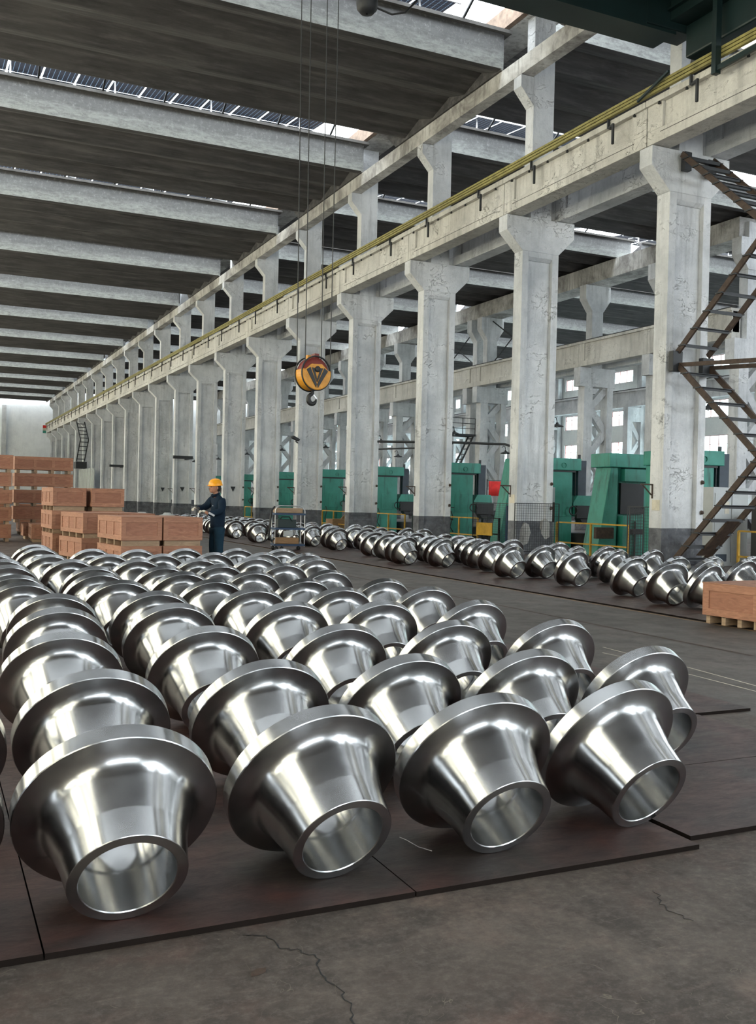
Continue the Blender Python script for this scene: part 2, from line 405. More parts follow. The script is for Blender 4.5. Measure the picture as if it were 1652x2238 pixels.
# roof: pleated concrete slabs across each aisle, an open skylight slot before every slab
ceiling = empty('ceiling', kind='structure')
def slab(x0, x1, zb):
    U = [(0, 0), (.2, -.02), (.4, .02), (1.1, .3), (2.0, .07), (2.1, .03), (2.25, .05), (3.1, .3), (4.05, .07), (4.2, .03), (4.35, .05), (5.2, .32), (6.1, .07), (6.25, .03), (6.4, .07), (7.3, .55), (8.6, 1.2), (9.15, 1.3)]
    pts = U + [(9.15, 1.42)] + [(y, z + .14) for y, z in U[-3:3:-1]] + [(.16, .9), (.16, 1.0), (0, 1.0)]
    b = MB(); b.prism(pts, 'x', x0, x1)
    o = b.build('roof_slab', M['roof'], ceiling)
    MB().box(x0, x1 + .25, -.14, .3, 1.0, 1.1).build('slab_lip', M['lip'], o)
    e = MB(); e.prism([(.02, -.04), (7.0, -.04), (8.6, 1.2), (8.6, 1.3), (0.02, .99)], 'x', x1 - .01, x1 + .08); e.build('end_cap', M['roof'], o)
    x = x0 + 1.1
    while x < x1 - .4:
        MB().bar((x, -.08, 1.1), (x, -.8, 1.5), .06, .06).build('gap_post', M['dark'], o); x += 2.09 if x0 < 0 else 3.1
    MB().box(x0, x1, -.86, -.82, 1.46, 1.5).build('gap_rail', M['chrome'], o)
    return o
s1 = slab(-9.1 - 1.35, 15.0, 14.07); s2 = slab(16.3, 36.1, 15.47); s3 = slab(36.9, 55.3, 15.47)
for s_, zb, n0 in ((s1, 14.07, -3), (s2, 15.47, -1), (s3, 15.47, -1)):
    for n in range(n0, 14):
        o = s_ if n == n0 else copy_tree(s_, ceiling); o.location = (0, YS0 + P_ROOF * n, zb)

# solar panels standing on the roof beyond the slots
def solar_row(x0, nx, y0, z0, where):
    root = empty('solar_array', (x0, y0, z0), label='solar panels above the %s' % where, cat='solar panels', group='solar panel rows on the roof')
    first = None; th = R(6)
    for j in range(2):
        for i in range(nx):
            if first is None:
                b = MB().box(0, 1.1, 0, 1.82, 0, .006); first = b.build('solar_panel', M['solar'], root); p = first
            else: p = first.copy(); C.objects.link(p)
            p.location = (i * 1.16, j * 1.88 * cos(th), j * 1.88 * sin(th)); p.rotation_euler = (th, 0, 0)
    for j in (0, 1, 2):
        MB().bar((0, j * 1.86 * cos(th) - .03, j * 1.86 * sin(th) - .06), (nx * 1.16, j * 1.86 * cos(th) - .03, j * 1.86 * sin(th) - .06), .05, .08).build('panel_rail', M['chrome'], root)
    for i in range(0, nx + 1, 3):
        MB().bar((i * 1.16, .4, -.6), (i * 1.16, .4, .0), .05, .05).build('panel_leg', M['chrome'], root)
        MB().bar((i * 1.16, .5, -.5), (i * 1.16, 2.6, .2), .04, .05).build('panel_brace', M['chrome'], root)
    return root
for n, nm in enumerate(('nearest skylight slot at the top edge', 'second skylight slot from the top', 'third skylight slot from the top', 'fourth skylight slot', 'fifth skylight slot')):
    y = 24.4 + 10 * n
    solar_row(14.0 - 1.16 * (13 if n else 10), 13 if n else 10, y + .7, 16.1, nm + ' of the near aisle')
for n, nm in enumerate(('second', 'third', 'fourth', 'fifth')):
    solar_row(17.2, 15, 34.4 + 10 * n + .7, 17.5, nm + ' slot of the middle aisle')
    solar_row(37.6, 14, 44.4 + 10 * n + .7, 17.5, nm + ' slot of the far right aisle')

# ------------------------------------------------------------------ first column row with its two crane beams
Y0, SP, NCOL = 17.35, 6.0, 21
def lower_profile(): return [(14.66, 9.55), (14.66, 9.12), (15.2, 8.6), (16.43, 8.6), (16.96, 9.12), (16.96, 9.57)]
def make_column():
    r = empty('concrete_column', (0, 0, 0))
    b = MB(); b.box(15.40, 16.22, .12, .31, .75, 8.42); b.box(15.2, 15.41, 0, .43, 0, 8.6); b.box(16.21, 16.43, 0, .43, 0, 8.6)
    b.box(15.41, 16.21, 0, .43, 0, .60)
    b.prism([(.0, 8.45), (.09, 8.36), (.34, 8.36), (.43, 8.45), (.43, 8.6), (0, 8.6)], 'x', 15.41, 16.21)
    b.prism([(0, .60), (.43, .60), (.43, .66), (.31, .78), (.12, .78), (0, .66)], 'x', 15.41, 16.21)
    b.build('lower_shaft', M['white'], r, bevel=.012)
    MB().prism(lower_profile(), 'y', 0, .43).build('corbel', M['white'], r, bevel=.015)
    MB().box(15.46, 16.16, .02, .41, 9.56, 15.3).build('upper_shaft', M['white'], r, bevel=.012)
    MB().prism([(15.46, 13.53), (15.03, 13.53), (15.03, 13.2), (15.46, 12.72)], 'y', .02, .41).build('upper_corbel', M['white'], r, bevel=.012)
    return r
proto = make_column(); columns = []
for k in range(-6, NCOL):
    o = proto if k == -6 else copy_tree(proto); y = Y0 + SP * k
    if k >= 0: lab = 'white concrete column directly behind the foot of the zigzag steel staircase' if k == 0 else 'white concrete column, %s beyond the one with the zigzag staircase' % ORD[k - 1]
    else: lab = 'white concrete column %s on the near side of the staircase, outside the frame' % ORD[-k - 1]
    place(o, (0, y, 0), 0, lab, 'column', 'main row of concrete columns'); columns.append(o)
# spalled concrete and old iron stubs on the columns in view
for k in range(0, 8):
    c = columns[k + 6]
    for z in (2.02, 1.32):
        b = MB(); b.tube([(16.36, -.001, z), (16.38, -.035, z), (16.39, -.05, z - .03)], [.055, .045, .02], 7); b.build('iron_stub', M['rust'], c)
for k in range(0, 9):
    c = columns[k + 6]; b = MB(); y = .33
    b.bar((15.2, y, 1.95), (15.2, y, 1.62), .03, .04); b.bar((15.2, y, 1.94), (14.86, y, 1.94), .04, .035); b.bar((15.17, y, 1.7), (14.92, y, 1.92), .025, .025)
    b.build('wall_bracket', M['rust'], c)
for k in (1,):   # broken plaster at the foot of the column behind the mesh guard
    b = MB(); b.prism([(15.3, .2), (15.36, .75), (15.5, .9), (15.62, .86), (15.7, .62), (15.6, .3)], 'y', -.006, .1); b.prism([(16.05, .6), (16.1, .95), (16.22, 1.02), (16.34, .9), (16.36, .5), (16.2, .42)], 'y', -.006, .1)
    b.build('spalled_patch', M['eave'], columns[7])

def beam_shape(b, x0, x1, y0, y1, zb=9.57, zt=10.58):
    w_ = x1 - x0
    b.box(x0 + .02, x1 - .02, y0, y1, zb, zb + .3)                       # bottom flange
    b.box(x0 + .09, x1 - .09, y0, y1, zb + .3, zt - .14)                # web
    b.box(x0 - .04, x1 + .04, y0, y1, zt - .14, zt)                      # top flange
    for ya, yb in ((y0, y0 + .5), (y1 - .5, y1)): b.box(x0 + .02, x1 - .02, ya, yb, zb + .3, zt - .14)
def span_label(k, side):
    return '%s crane beam span between the %s and %s columns past the staircase' % (side, 'staircase' if k == 0 else ORD[k - 1], ORD[k])
for k in range(-4, NCOL - 1):
    y = Y0 + SP * k + .22
    lab = ('cream concrete crane beam span ending over the staircase column, top right' if k == -1 else
           'cream concrete crane beam span outside the frame, %s before the staircase' % ORD[-k - 1]) if k < 0 else None
    o = empty('crane_beam', (0, y, 0)); tag(o, lab or ('cream ' + span_label(k, 'left')), 'beam', 'left crane beam spans')
    b = MB(); beam_shape(b, 14.66, 15.22, .014, 5.986); b.build('beam_body', M['cream'], o, bevel=.01)
    MB().box(14.672, 14.684, .45, 5.55, 9.765, 9.777).build('dark_hairline', M['lip'], o)  # thin dark line along the lower flange
    for yy in (1.25, 4.5):
        q = MB(); q.bar((14.57, yy, 10.62), (14.57, yy, 10.38), .05, .05); q.bar((14.57, yy - .02, 10.38), (14.5, yy - .26, 10.37), .05, .05); q.bar((14.5, yy - .26, 10.40), (14.5, yy - .26, 9.92), .05, .05)
        q.build('cable_bracket', M['dark'], o)
    st = MB()
    for i in range(7): st.lathe([(.001, 0), (.035, .005), (.03, .05), (.012, .055), (.012, .07)], 7, Matrix.Translation((14.64, .4 + .86 * i, 10.372)))
    st.build('rail_bolt', M['black'], o)['kind'] = 'stuff'
    o = empty('crane_beam', (0, y, 0)); tag(o, 'grey concrete crane beam on the right corbels, ' + ('span %s past the staircase' % ORD[k] if k >= 0 else 'span %s before the staircase' % ORD[-k - 1]), 'beam', 'right crane beam spans')
    b = MB(); beam_shape(b, 16.40, 16.94, .006, 5.994, 9.59); b.build('beam_body', M['white'], o, bevel=.01)
    o = empty('eave_beam', (0, y, 0)); tag(o, 'stained concrete eave beam under the roof slabs, ' + ('span %s past the staircase' % ORD[k] if k >= 0 else 'span %s before the staircase' % ORD[-k - 1]), 'beam', 'eave beams of the near aisle')
    b = MB(); b.box(15.04, 15.45, .004, 5.996, 13.54, 14.02); b.build('beam_body', M['eave'], o, bevel=.01)

b = MB(); b.box(14.9, 14.98, -6, 137.5, 10.585, 10.70); tag(b.build('crane_rail', M['rust']), 'steel crane rail along the top of the left crane beams', 'rail')
t_ = empty('conductor_rail'); tag(t_, 'three yellow conductor rails running along the crane beam top', 'conductor rail')
for i in range(3): MB().box(14.50, 14.58, -6, 137.5, 10.60 + .075 * i, 10.655 + .075 * i).build('conductor_bar', M['railyellow'], t_)
b = MB(); b.box(15.3, 16.35, -6, 143.5, 15.3, 15.42); b.box(15.3, 15.42, -6, 143.5, 15.42, 15.75)
struct(b, 'trim_2', M['eave'])
struct(MB().box(15.12, 15.28, -6, 143.5, 15.3, 15.9), 'trim_3', M['brick'])

# warning light at the far end of the rail
o = empty('signal_lamp', (14.39, 137.3, 9.5)); tag(o, 'red white and green signal light at the far end of the crane rail', 'lamp')
MB().box(.19, .262, -.03, .03, .4, .46).build('bracket', M['dark'], o)
for i, m_ in enumerate((M['green'], M['paper'], M['red'])): MB().box(-.2, .2, -.2, .2, .35 * i, .35 * i + .33).build('lamp_lens', m_, o)

# ------------------------------------------------------------------ second column row: latticed columns
def make_lattice():
    r = empty('lattice_column')
    b = MB(); b.box(35.05, 35.67, 0, .62, 0, 8.45); b.build('left_limb', M['white'], r, bevel=.015)
    b = MB(); b.box(36.72, 37.14, 0, .62, 0, 8.45); b.build('right_limb', M['white'], r, bevel=.015)
    b = MB(); b.prism([(34.72, 9.57), (34.72, 8.45), (37.28, 8.45), (37.28, 9.57)], 'y', 0, .62); b.build('column_head', M['white'], r, bevel=.015)
    pts = [(36.78, 8.4), (35.6, 7.2), (36.78, 5.78), (35.6, 4.45), (36.78, 3.0), (35.6, 1.75), (36.78, .4)]
    for a, c in zip(pts[:-1], pts[1:]):
        MB().bar((a[0], .31, a[1]), (c[0], .31, c[1]), .40, .34, (0, 1, 0)).build('diagonal_strut', M['white'], r)
    MB().box(35.5, 36.3, .03, .59, 9.57, 15.2).build('upper_shaft', M['white'], r, bevel=.012)
    MB().prism([(35.49, 12.9), (35.0, 13.6), (35.0, 14.42), (36.8, 14.42), (36.8, 13.6), (36.31, 12.9)], 'y', .0, .62).build('upper_corbel', M['white'], r, bevel=.012)
    return r
ys2 = [34.9, 40.9, 46.9, 52.9, 58.7, 60.1] + [60.1 + 6 * i for i in range(1, 13)]
proto = make_lattice()
for i, y in enumerate(ys2):
    o = proto if i == 0 else copy_tree(proto)
    place(o, (0, y, 0), 0, 'zigzag latticed concrete column of the middle row, %s from the right' % ORD[i], 'column', 'latticed columns of the middle row')
for i, y in enumerate(ys2[:-1]):
    y1 = ys2[i + 1]; L = y1 - y
    o = empty('crane_beam', (0, y + .31, 0)); tag(o, 'cream crane beam on the latticed middle columns, span %s from the right' % ORD[i], 'beam', 'crane beams of the middle row')
    b = MB(); beam_shape(b, 34.8, 35.4, .006, L - .006, 9.6, 11.05); b.build('beam_body', M['cream'], o, bevel=.01)
    MB().box(35.05, 35.13, 0, L, 11.05, 11.18).build('rail', M['dark'], o)
    o = empty('crane_beam', (0, y + .31, 0)); tag(o, 'white crane beam behind the latticed middle columns, span %s from the right' % ORD[i], 'beam', 'rear crane beams of the middle row')
    b = MB(); beam_shape(b, 36.6, 37.2, .006, L - .006, 9.6, 11.0); b.build('beam_body', M['white'], o)
    o = empty('eave_beam', (0, y + .31, 0)); tag(o, 'grey eave beam over the middle columns, span %s from the right' % ORD[i], 'beam', 'eave beams of the middle row')
    b = MB(); b.box(35.15, 36.65, .004, L - .004, 14.43, 15.44); b.build('beam_body', M['eave'], o, bevel=.01)
    if i in (5, 3):
        br = empty('cross_brace', (0, y, 0)); tag(br, 'thin steel X brace between middle row columns, bay %s from the right' % ORD[i], 'brace')
        MB().bar((35.9, .6, 11.2), (35.9, L, 14.2), .06, .06).build('brace_rod', M['dark'], br); MB().bar((35.9, .6, 14.2), (35.9, L, 11.2), .06, .06).build('brace_rod', M['dark'], br)

# wall row: latticed half columns with a crane beam in front of the windows
def make_wallcol():
    r = empty('wall_column')
    MB().box(53.35, 53.85, 0, .6, 0, 8.6).build('left_limb', M['white'], r); MB().box(54.75, 55.25, 0, .6, 0, 15.4).build('right_limb', M['white'], r)
    MB().box(53.35, 54.74, 0, .6, 8.6, 9.8).build('column_head', M['white'], r)
    pts = [(53.8, 8.5), (54.8, 7.0), (53.8, 5.6), (54.8, 4.2), (53.8, 2.8), (54.8, 1.4)]
    for a, c in zip(pts[:-1], pts[1:]): MB().bar((a[0], .3, a[1]), (c[0], .3, c[1]), .36, .28, (0, 1, 0)).build('diagonal_strut', M['white'], r)
    return r
proto = make_wallcol()
for i in range(15):
    y = 47.35 + 6 * i; o = proto if i == 0 else copy_tree(proto)
    place(o, (0, y, 0), 0, 'latticed half column against the windowed right wall, %s from the right' % ORD[i], 'column', 'columns along the right wall')
o = empty('crane_beam'); tag(o, 'white crane beam running along the windowed right wall', 'beam')
b = MB(); beam_shape(b, 53.4, 54.1, 30, 143, 9.81, 11.2); b.build('beam_body', M['white'], o)
MB().box(53.7, 53.78, 30, 143, 11.2, 11.33).build('rail', M['dark'], o)

# ------------------------------------------------------------------ steel plates on the floor
def plates(xs, ys, where, z=.022, group=None):
    for i in range(len(xs) - 1):
        for j in range(len(ys) - 1):
            b = MB(); b.box(xs[i] + .003, xs[i + 1] - .003, ys[j] + .003, ys[j + 1] - .003, .001, z - random.random() * .003)
            pl = b.build('floor_plate', [M['plate'], M['plateedge']])
            for q in pl.data.polygons: q.material_index = 0 if abs(q.normal.z) > .5 else 1  # sides get a near-black colour that paints in the unlit edge
            tag(pl, 'brown steel floor plate, %s, %s from front, %s from left' % (where, ORD[j], ORD[i]), 'floor plate', group)
PT = .022
plates([-4.2, -1.8, .35, 1.62, 2.95], [3.08, 5.2, 7.3, 9.4, 11.5, 13.6, 15.7], 'near flanges', group='plates under the near flanges')
plates([2.98, 4.78], [3.17, 4.07, 5.05], 'right corner of near flanges', group='plates at the right end')
plates([2.98, 4.1, 5.3], [5.08, 7.3, 9.4, 11.5, 13.6, 15.7], 'right side near flanges', group='plates under the right columns')
plates([8.87, 10.9, 13.0], [7.5 + 2.4 * i for i in range(17)], 'far flanges', group='plates under the far flanges')

# ------------------------------------------------------------------ flanges
FR, FE, FB, FL, FT = .345, .193, .156, .277, .068
def flange_mesh():
    L = FL + FT
    prof = [(FE - .002, 0), (FE, -.002), (.2085, -.108), (.2092, -.111), (.2435, -.228), (.2455, -.233), (.250, -.243), (.257, -.2535), (.268, -.263), (.284, -.270), (.303, -.2745), (.322, -.2765),
            (FR - .003, -.277), (FR, -.280), (FR, -L + .003), (FR - .003, -L), (.225, -L), (.224, -L - .006), (.165, -L - .006), (.150, -L + .004), (.1505, -.165), (.153, -.158), (FB, -.15), (FB, -.003), (FB + .003, 0)]
    b = MB(); b.lathe(prof, 72, close=True)
    return b
FM = flange_mesh().mesh('steel_flange', M['steel']); FM.set_sharp_from_angle(angle=R(24))
TILT = atan2(FR - FE, FL)
def flange(x, y, phi, label, group, z=PT):
    a = Vector((cos(phi) * cos(TILT), sin(phi) * cos(TILT), -sin(TILT))); s = Vector((-sin(phi), cos(phi), 0)); u = a.cross(s)
    if u.z < 0: u = -u
    xa = u.cross(a) * 1.0
    o = bpy.data.objects.new('steel_flange', FM); C.objects.link(o)
    c = Vector((x, y, z)) + u * FE
    m = Matrix(((xa.x, u.x, a.x, c.x), (xa.y, u.y, a.y, c.y), (xa.z, u.z, a.z, c.z), (0, 0, 0, 1)))
    if m.to_3x3().determinant() < 0: m = Matrix(((-xa.x, u.x, a.x, c.x), (-xa.y, u.y, a.y, c.y), (-xa.z, u.z, a.z, c.z), (0, 0, 0, 1)))
    spin = Matrix.Rotation(random.random() * 6.28, 4, 'Z'); o.matrix_world = m @ spin
    return tag(o, label, 'flange', group)
NEAR = [(0.776,13.783,-1.549),(1.508,15.252,-1.534),(1.481,14.336,-1.566),(1.44,12.779,-1.538),(1.574,11.824,-1.518),(1.663,10.646,-1.536),(1.579,9.79,-1.495),(1.626,8.894,-1.581),(1.712,7.813,-1.548),(1.644,6.894,-1.575),(1.551,5.613,-1.577),(1.505,4.353,-1.556),(1.383,3.309,-1.492),(0.83,11.917,-1.535),(0.823,10.947,-1.532),(0.788,9.617,-1.472),(0.786,8.828,-1.52),(0.918,7.752,-1.606),(0.838,6.791,-1.543),(0.717,5.562,-1.572),(0.703,4.326,-1.568),(0.613,3.235,-1.589),(2.15,14.072,-1.558),(2.171,12.809,-1.618),(2.361,11.853,-1.539),(2.402,10.629,-1.56),(2.408,9.803,-1.591),(2.468,8.856,-1.582),(2.573,7.925,-1.572),(2.51,6.822,-1.551),(2.367,5.503,-1.565),(2.237,4.308,-1.547),(2.088,3.309,-1.578),(2.755,13.932,-1.578),(2.879,12.874,-1.578),(3.116,11.882,-1.559),(3.087,10.815,-1.512),(3.158,9.799,-1.575),(3.358,8.782,-1.5),(3.351,7.861,-1.596),(3.216,6.729,-1.586),(3.143,5.484,-1.552),(2.942,4.261,-1.58),(2.83,3.36,-1.494),(3.507,14.201,-1.534),(3.657,13.154,-1.525),(3.933,12.126,-1.546),(3.901,10.915,-1.56),(4.025,9.812,-1.503),(4.148,8.651,-1.536),(4.157,7.752,-1.558),(3.981,6.591,-1.507),(3.877,5.342,-1.582),(3.642,4.163,-1.544),(4.318,14.245,-1.527),(4.362,13.13,-1.55),(4.97,14.061,-1.57),(4.97,12.993,-1.538),(4.716,11.938,-1.569),(-0.092,3.22,-1.57),(-0.02,4.2,-1.6),(0.8,12.919,-1.55)]
FAR = [(9.651,32.125,-1.498),(10.366,32.433,-1.532),(9.763,29.634,-1.346),(9.979,27.405,-1.494),(10.473,26.9,-1.358),(10.39,24.751,-1.42),(9.988,33.894,-1.471),(10.716,25.959,-1.397),(11.259,24.819,-1.428),(10.26,22.108,-1.439),(10.09,20.942,-1.56),(9.87,19.87,-1.444),(9.673,19.123,-1.378),(10.706,19.979,-1.411),(10.516,19.218,-1.37),(10.14,18.268,-1.331),(11.341,19.312,-1.417),(10.806,17.755,-1.292),(11.317,25.734,-1.571),(12.598,28.646,-1.469),(12.658,27.763,-1.652),(12.111,25.708,-1.384),(11.063,22.876,-1.442),(12.917,25.565,-1.315),(11.299,21.849,-1.479),(12.968,24.643,-1.612),(11.611,20.9,-1.348),(11.538,20.088,-1.557),(10.936,18.259,-1.551),(10.533,16.857,-1.464),(10.054,15.451,-1.4),(11.668,17.963,-1.491),(10.655,15.311,-1.435),(11.866,16.539,-1.6),(11.26,15.088,-1.312),(10.17,13.643,-1.41),(11.961,15.094,-1.44),(11.342,13.984,-1.403),(10.018,11.942,-1.436),(12.01,13.826,-1.434),(10.819,11.89,-1.524),(9.643,10.713,-1.621),(11.523,11.85,-1.415),(10.703,11.123,-1.367),(9.897,10.207,-1.317),(12.309,11.8,-1.443),(11.424,11.064,-1.423),(11.411,34.0,-1.5),(9.834,34.399,-1.5),(10.735,34.65,-1.5),(11.43,35.05,-1.5),(9.808,35.3,-1.5),(10.698,35.7,-1.5),(11.45,36.1,-1.5),(10.0,36.35,-1.5),(10.624,36.75,-1.5),(11.506,37.15,-1.5),(9.955,37.4,-1.5),(10.682,37.8,-1.5),(11.598,38.2,-1.5),(9.896,38.45,-1.5),(10.648,38.85,-1.5),(11.482,39.25,-1.5),(9.807,39.5,-1.5),(10.684,39.9,-1.5),(11.45,40.3,-1.5),(9.978,40.55,-1.5),(10.766,40.95,-1.5),(11.5,41.35,-1.5),(9.806,41.6,-1.5),(10.651,42.0,-1.5),(11.448,42.4,-1.5),(9.842,42.65,-1.5),(10.646,43.05,-1.5),(11.574,43.45,-1.5),(11.2,28.9,-1.48),(11.9,29.3,-1.48),(11.3,30.4,-1.48),(12.0,31.0,-1.48),(11.2,32.0,-1.48),(10.5,30.6,-1.48),(10.3,28.9,-1.48),(9.5,29.13,-1.48),(11.2,27.1,-1.48),(11.7,26.5,-1.48)]
rows = []
for f in sorted(NEAR, key=lambda f: f[1]):
    if rows and f[1] - rows[-1][0][1] < .55: rows[-1].append(f)
    else: rows.append([f])
for j, rw in enumerate(rows):
    for i, f in enumerate(sorted(rw)):
        flange(*f, 'shiny steel neck flange of the near block, %s row from front, %s from left' % (ORD[j], ORD[i]), 'machined flanges of the near block')
lines = {'aisle side': [], 'middle': [], 'column side': []}
for f in FAR: lines['aisle side' if f[0] < 10.4 else 'middle' if f[0] < 11.2 else 'column side'].append(f)
for nm, l in lines.items():
    for i, f in enumerate(sorted(l, key=lambda f: f[1])):
        flange(*f, 'steel neck flange of the far block, %s line, %s counted from the right' % (nm, ORD[i]), 'machined flanges of the far block')

# ------------------------------------------------------------------ plywood crates
def make_crate(L, W, H, n_front, n_side):
    """L along x, W along y, H crate height on .1 skids; raised battens round sunken panels"""
    r = empty('plywood_crate'); z0 = .10; k = .012; bw = .085
    MB().box(k, L - k, k, W - k, z0 + .005, z0 + H - .014).build('panel', M['ply'], r)
    MB().box(-.004, L + .004, -.004, W + .004, z0 + H - .013, z0 + H).build('lid', M['batten'], r)
    for nm, y0, y1 in (('f', 0, k), ('b', W - k, W)):
        b = MB(); b.box(0, L, y0, y1, z0, z0 + bw); b.box(0, L, y0, y1, z0 + H - bw - .014, z0 + H - .014)
        for i in range(n_front + 1):
            x = (L - bw) * i / n_front; b.box(x, x + bw, y0, y1, z0 + bw, z0 + H - bw - .014)
        b.build('batten_frame', M['batten'], r, bevel=.003)
    for nm, x0, x1 in (('l', 0, k), ('r', L - k, L)):
        b = MB(); b.box(x0, x1, k, W - k, z0, z0 + bw); b.box(x0, x1, k, W - k, z0 + H - bw - .014, z0 + H - .014)
        for i in range(n_side + 1):
            y = k + (W - 2 * k - bw) * i / n_side; b.box(x0, x1, y, y + bw, z0 + bw, z0 + H - bw - .014)
        b.build('batten_frame', M['batten'], r, bevel=.003)
    if n_front == 1:
        for i in range(4): y = .04 + (W - .14) * i / 3; MB().box(.03, L - .03, y, y + .06, .0, z0 - .002).build('skid', M['pine'], r)
    else:
        for i in range(n_front + 1): x = .06 + (L - .22) * i / n_front; MB().box(x, x + .1, .03, W - .03, .0, z0 - .002).build('skid', M['pine'], r)
    return r
cA = make_crate(.74, 1.5, .42, 1, 3); cB = make_crate(1.72, .8, .40, 3, 1); usedA = [False]; usedB = [False]
def crate(kind, x, y, z, rz, label, group):
    src, used = (cA, usedA) if kind == 'A' else (cB, usedB)
    o = src if not used[0] else copy_tree(src); used[0] = True
    return place(o, (x, y, z + .001), rz, label, 'crate', group)
LV = ['bottom', 'second', 'third', 'fourth', 'fifth', 'top']
def stack(kind, x, y, n, rz, where, jit=.02, h=.521, z0=0):
    for i in range(n):
        lv = 'top' if i == n - 1 else LV[i]
        crate(kind, x + random.uniform(-jit, jit), y + random.uniform(-jit, jit), z0 + i * h, rz + random.uniform(-.008, .008), 'reddish plywood crate, %s level of the %s' % (lv, where), 'crates of the ' + where)
a8 = R(7)
stack('A', 3.14, 17.40, 2, a8, 'two-high stack left of the helmeted worker', 0)
stack('A', 3.14 + .77 * cos(a8), 17.40 + .765 * sin(a8), 2, a8, 'two-high stack touching the helmeted worker', 0)
stack('A', 2.93, 20.5, 2, R(10), 'two-high stack directly behind the front stack')
stack('A', 3.72, 20.62, 2, R(10), 'low stack hidden behind the front stack')
stack('A', 2.62, 23.0, 3, R(3), 'three-high stack in the middle')
stack('A', 3.46, 22.95, 3, R(3), 'three-high stack right of the dark gap')
stack('A', 2.93, 27.4, 3, R(-3), 'narrow stack left of the middle stack')
stack('B', 2.47, 31.6, 4, 0, 'tall stack of long crates at the back', .03, .51, .51)
crate('B', 2.75, 31.62, 0, 0, 'long plywood crate under the tall back stack, bottom level', 'crates of the tall stack')
stack('B', .56, 30.0, 5, 0, 'tall stack cut by the left picture edge', .03, .50)
crate('A', 2.80, 29.6, 0, R(-2), 'small low plywood crate alone in front of the tall back stack', None)
stack('A', 2.9, 34.6, 2, 0, 'low stack behind the tall one')
stack('A', 1.7, 34.3, 3, 0, 'stack seen between the two tall stacks')
# big crate cut by the right edge
o = make_crate(1.15, .85, .40, 1, 1); place(o, (8.73, 8.28, .02), R(4), 'orange plywood crate at the right picture edge beside the flanges', 'crate')
for x, y, z, nm in ((5.25, 28.4, 0, 'lower left'), (5.78, 28.4, 0, 'lower right'), (5.3, 28.42, .43, 'upper')):
    o = empty('cardboard_box', (x, y, z)); tag(o, '%s brown cardboard box behind the three-high crate stack' % nm, 'box', 'cardboard boxes behind the crates')
    MB().box(0, .5, 0, .4, 0, .41).build('carton', M['card'], o, bevel=.006); MB().box(.22, .28, -.003, .403, -.0, .414).build('packing_tape', M['pine'], o)
o = empty('timber_offcut', (.02, 19.5, 0)); tag(o, 'orange wooden block at the left picture edge behind the flanges', 'timber'); MB().box(-.6, .12, 0, .5, 0, .34).build('block', M['batten'], o); MB().box(-.6, .16, -.02, .52, .34, .38).build('board', M['pine'], o)
# plastic sheet bundles lying on the crates and behind the worker
for i, (x, y, r_) in enumerate(((5.6, 30.5, .42), (6.3, 31.4, .36), (7.0, 30.9, .3))):
    b = MB(); b.lathe([(.02, .13), (r_ * .3, .15), (r_ * .5, .09), (r_ * .8, .07), (r_, 0)], 9, smooth=False)
    o = b.build('plastic_bundle', M['lightgrey'], loc=(x, y, .75)); tag(o, '%s wrinkled pale plastic bundle on the bench behind the worker' % ORD[i], 'bundle', 'plastic bundles')
o = empty('low_bench', (5.0, 30.2, 0)); tag(o, 'low work bench carrying the plastic bundles', 'bench'); MB().box(0, 2.5, 0, 1.7, .68, .745).build('bench_top', M['pine'], o)
for x, y in ((.06, .06), (2.36, .06), (.06, 1.56), (2.36, 1.56)): MB().box(x, x + .08, y, y + .08, 0, .68).build('leg', M['pine'], o)

# ------------------------------------------------------------------ zigzag staircase
st = empty('steel_staircase', (0, -.07, 0)); tag(st, 'dark rusty zigzag steel staircase climbing the nearest white column', 'staircase')
def flight(p0, p1, n, xl=15.4, xr=16.32, parent=st, wd=.05, hd=.13, m=M['rust']):
    (y0, z0), (y1, z1) = p0, p1
    for x in (xl, xr): MB().bar((x, y0, z0), (x, y1, z1), wd, hd).build('stringer', m, parent)
    for i in range(n):
        t = (i + .5) / n; y = y0 + (y1 - y0) * t; z = z0 + (z1 - z0) * t
        b = MB(); b.bar((xl - .06, y, z), (xr + .06, y, z), .19, .03); b.box(xl, xr, y - .095, y - .08, z - .06, z); b.build('tread', M['dark'], parent)
flight((17.32, .12), (14.72, 2.55), 8); flight((14.75, 2.45), (17.2, 4.62), 6); flight((17.28, 4.92), (14.7, 7.18), 7); flight((14.75, 7.2), (17.28, 9.42), 8)
MB().box(15.3, 16.5, 14.0, 14.72, 2.5, 2.55).build('landing', M['dark'], st); MB().box(15.3, 16.5, 14.0, 14.72, 7.13, 7.18).build('landing', M['dark'], st)
b = MB(); b.bar((15.42, 14.0, 4.42), (15.42, 17.3, 4.66), .05, .09); b.bar((16.34, 14.0, 4.42), (16.34, 17.3, 4.66), .05, .09); b.build('landing_beam', M['rust'], st)
for x, y, z, w_, h_ in ((15.22, 17.2, 4.5, .28, .46), (16.1, 17.2, 4.45, .34, .42), (15.42, 17.2, 9.05, .2, .42), (16.12, 17.2, 9.0, .24, .4)):
    b = MB(); b.box(x, x + w_, y, y + .14, z, z + h_); b.build('anchor_plate', M['dark'], st, bevel=.01)
b = MB(); b.box(15.55, 16.3, 16.3, 16.34, .35, 1.6); 
o = MB().prism([(16.9, .35), (17.0, .35), (16.1, 1.15), (16.0, 1.15)], 'x', 15.85, 16.15); o.build('back_panel', M['rust'], st)
# foot pieces at the stairs
MB().box(15.3, 16.6, 17.0, 17.34, 0.0, .12).build('foot_plate', M['dark'], st)
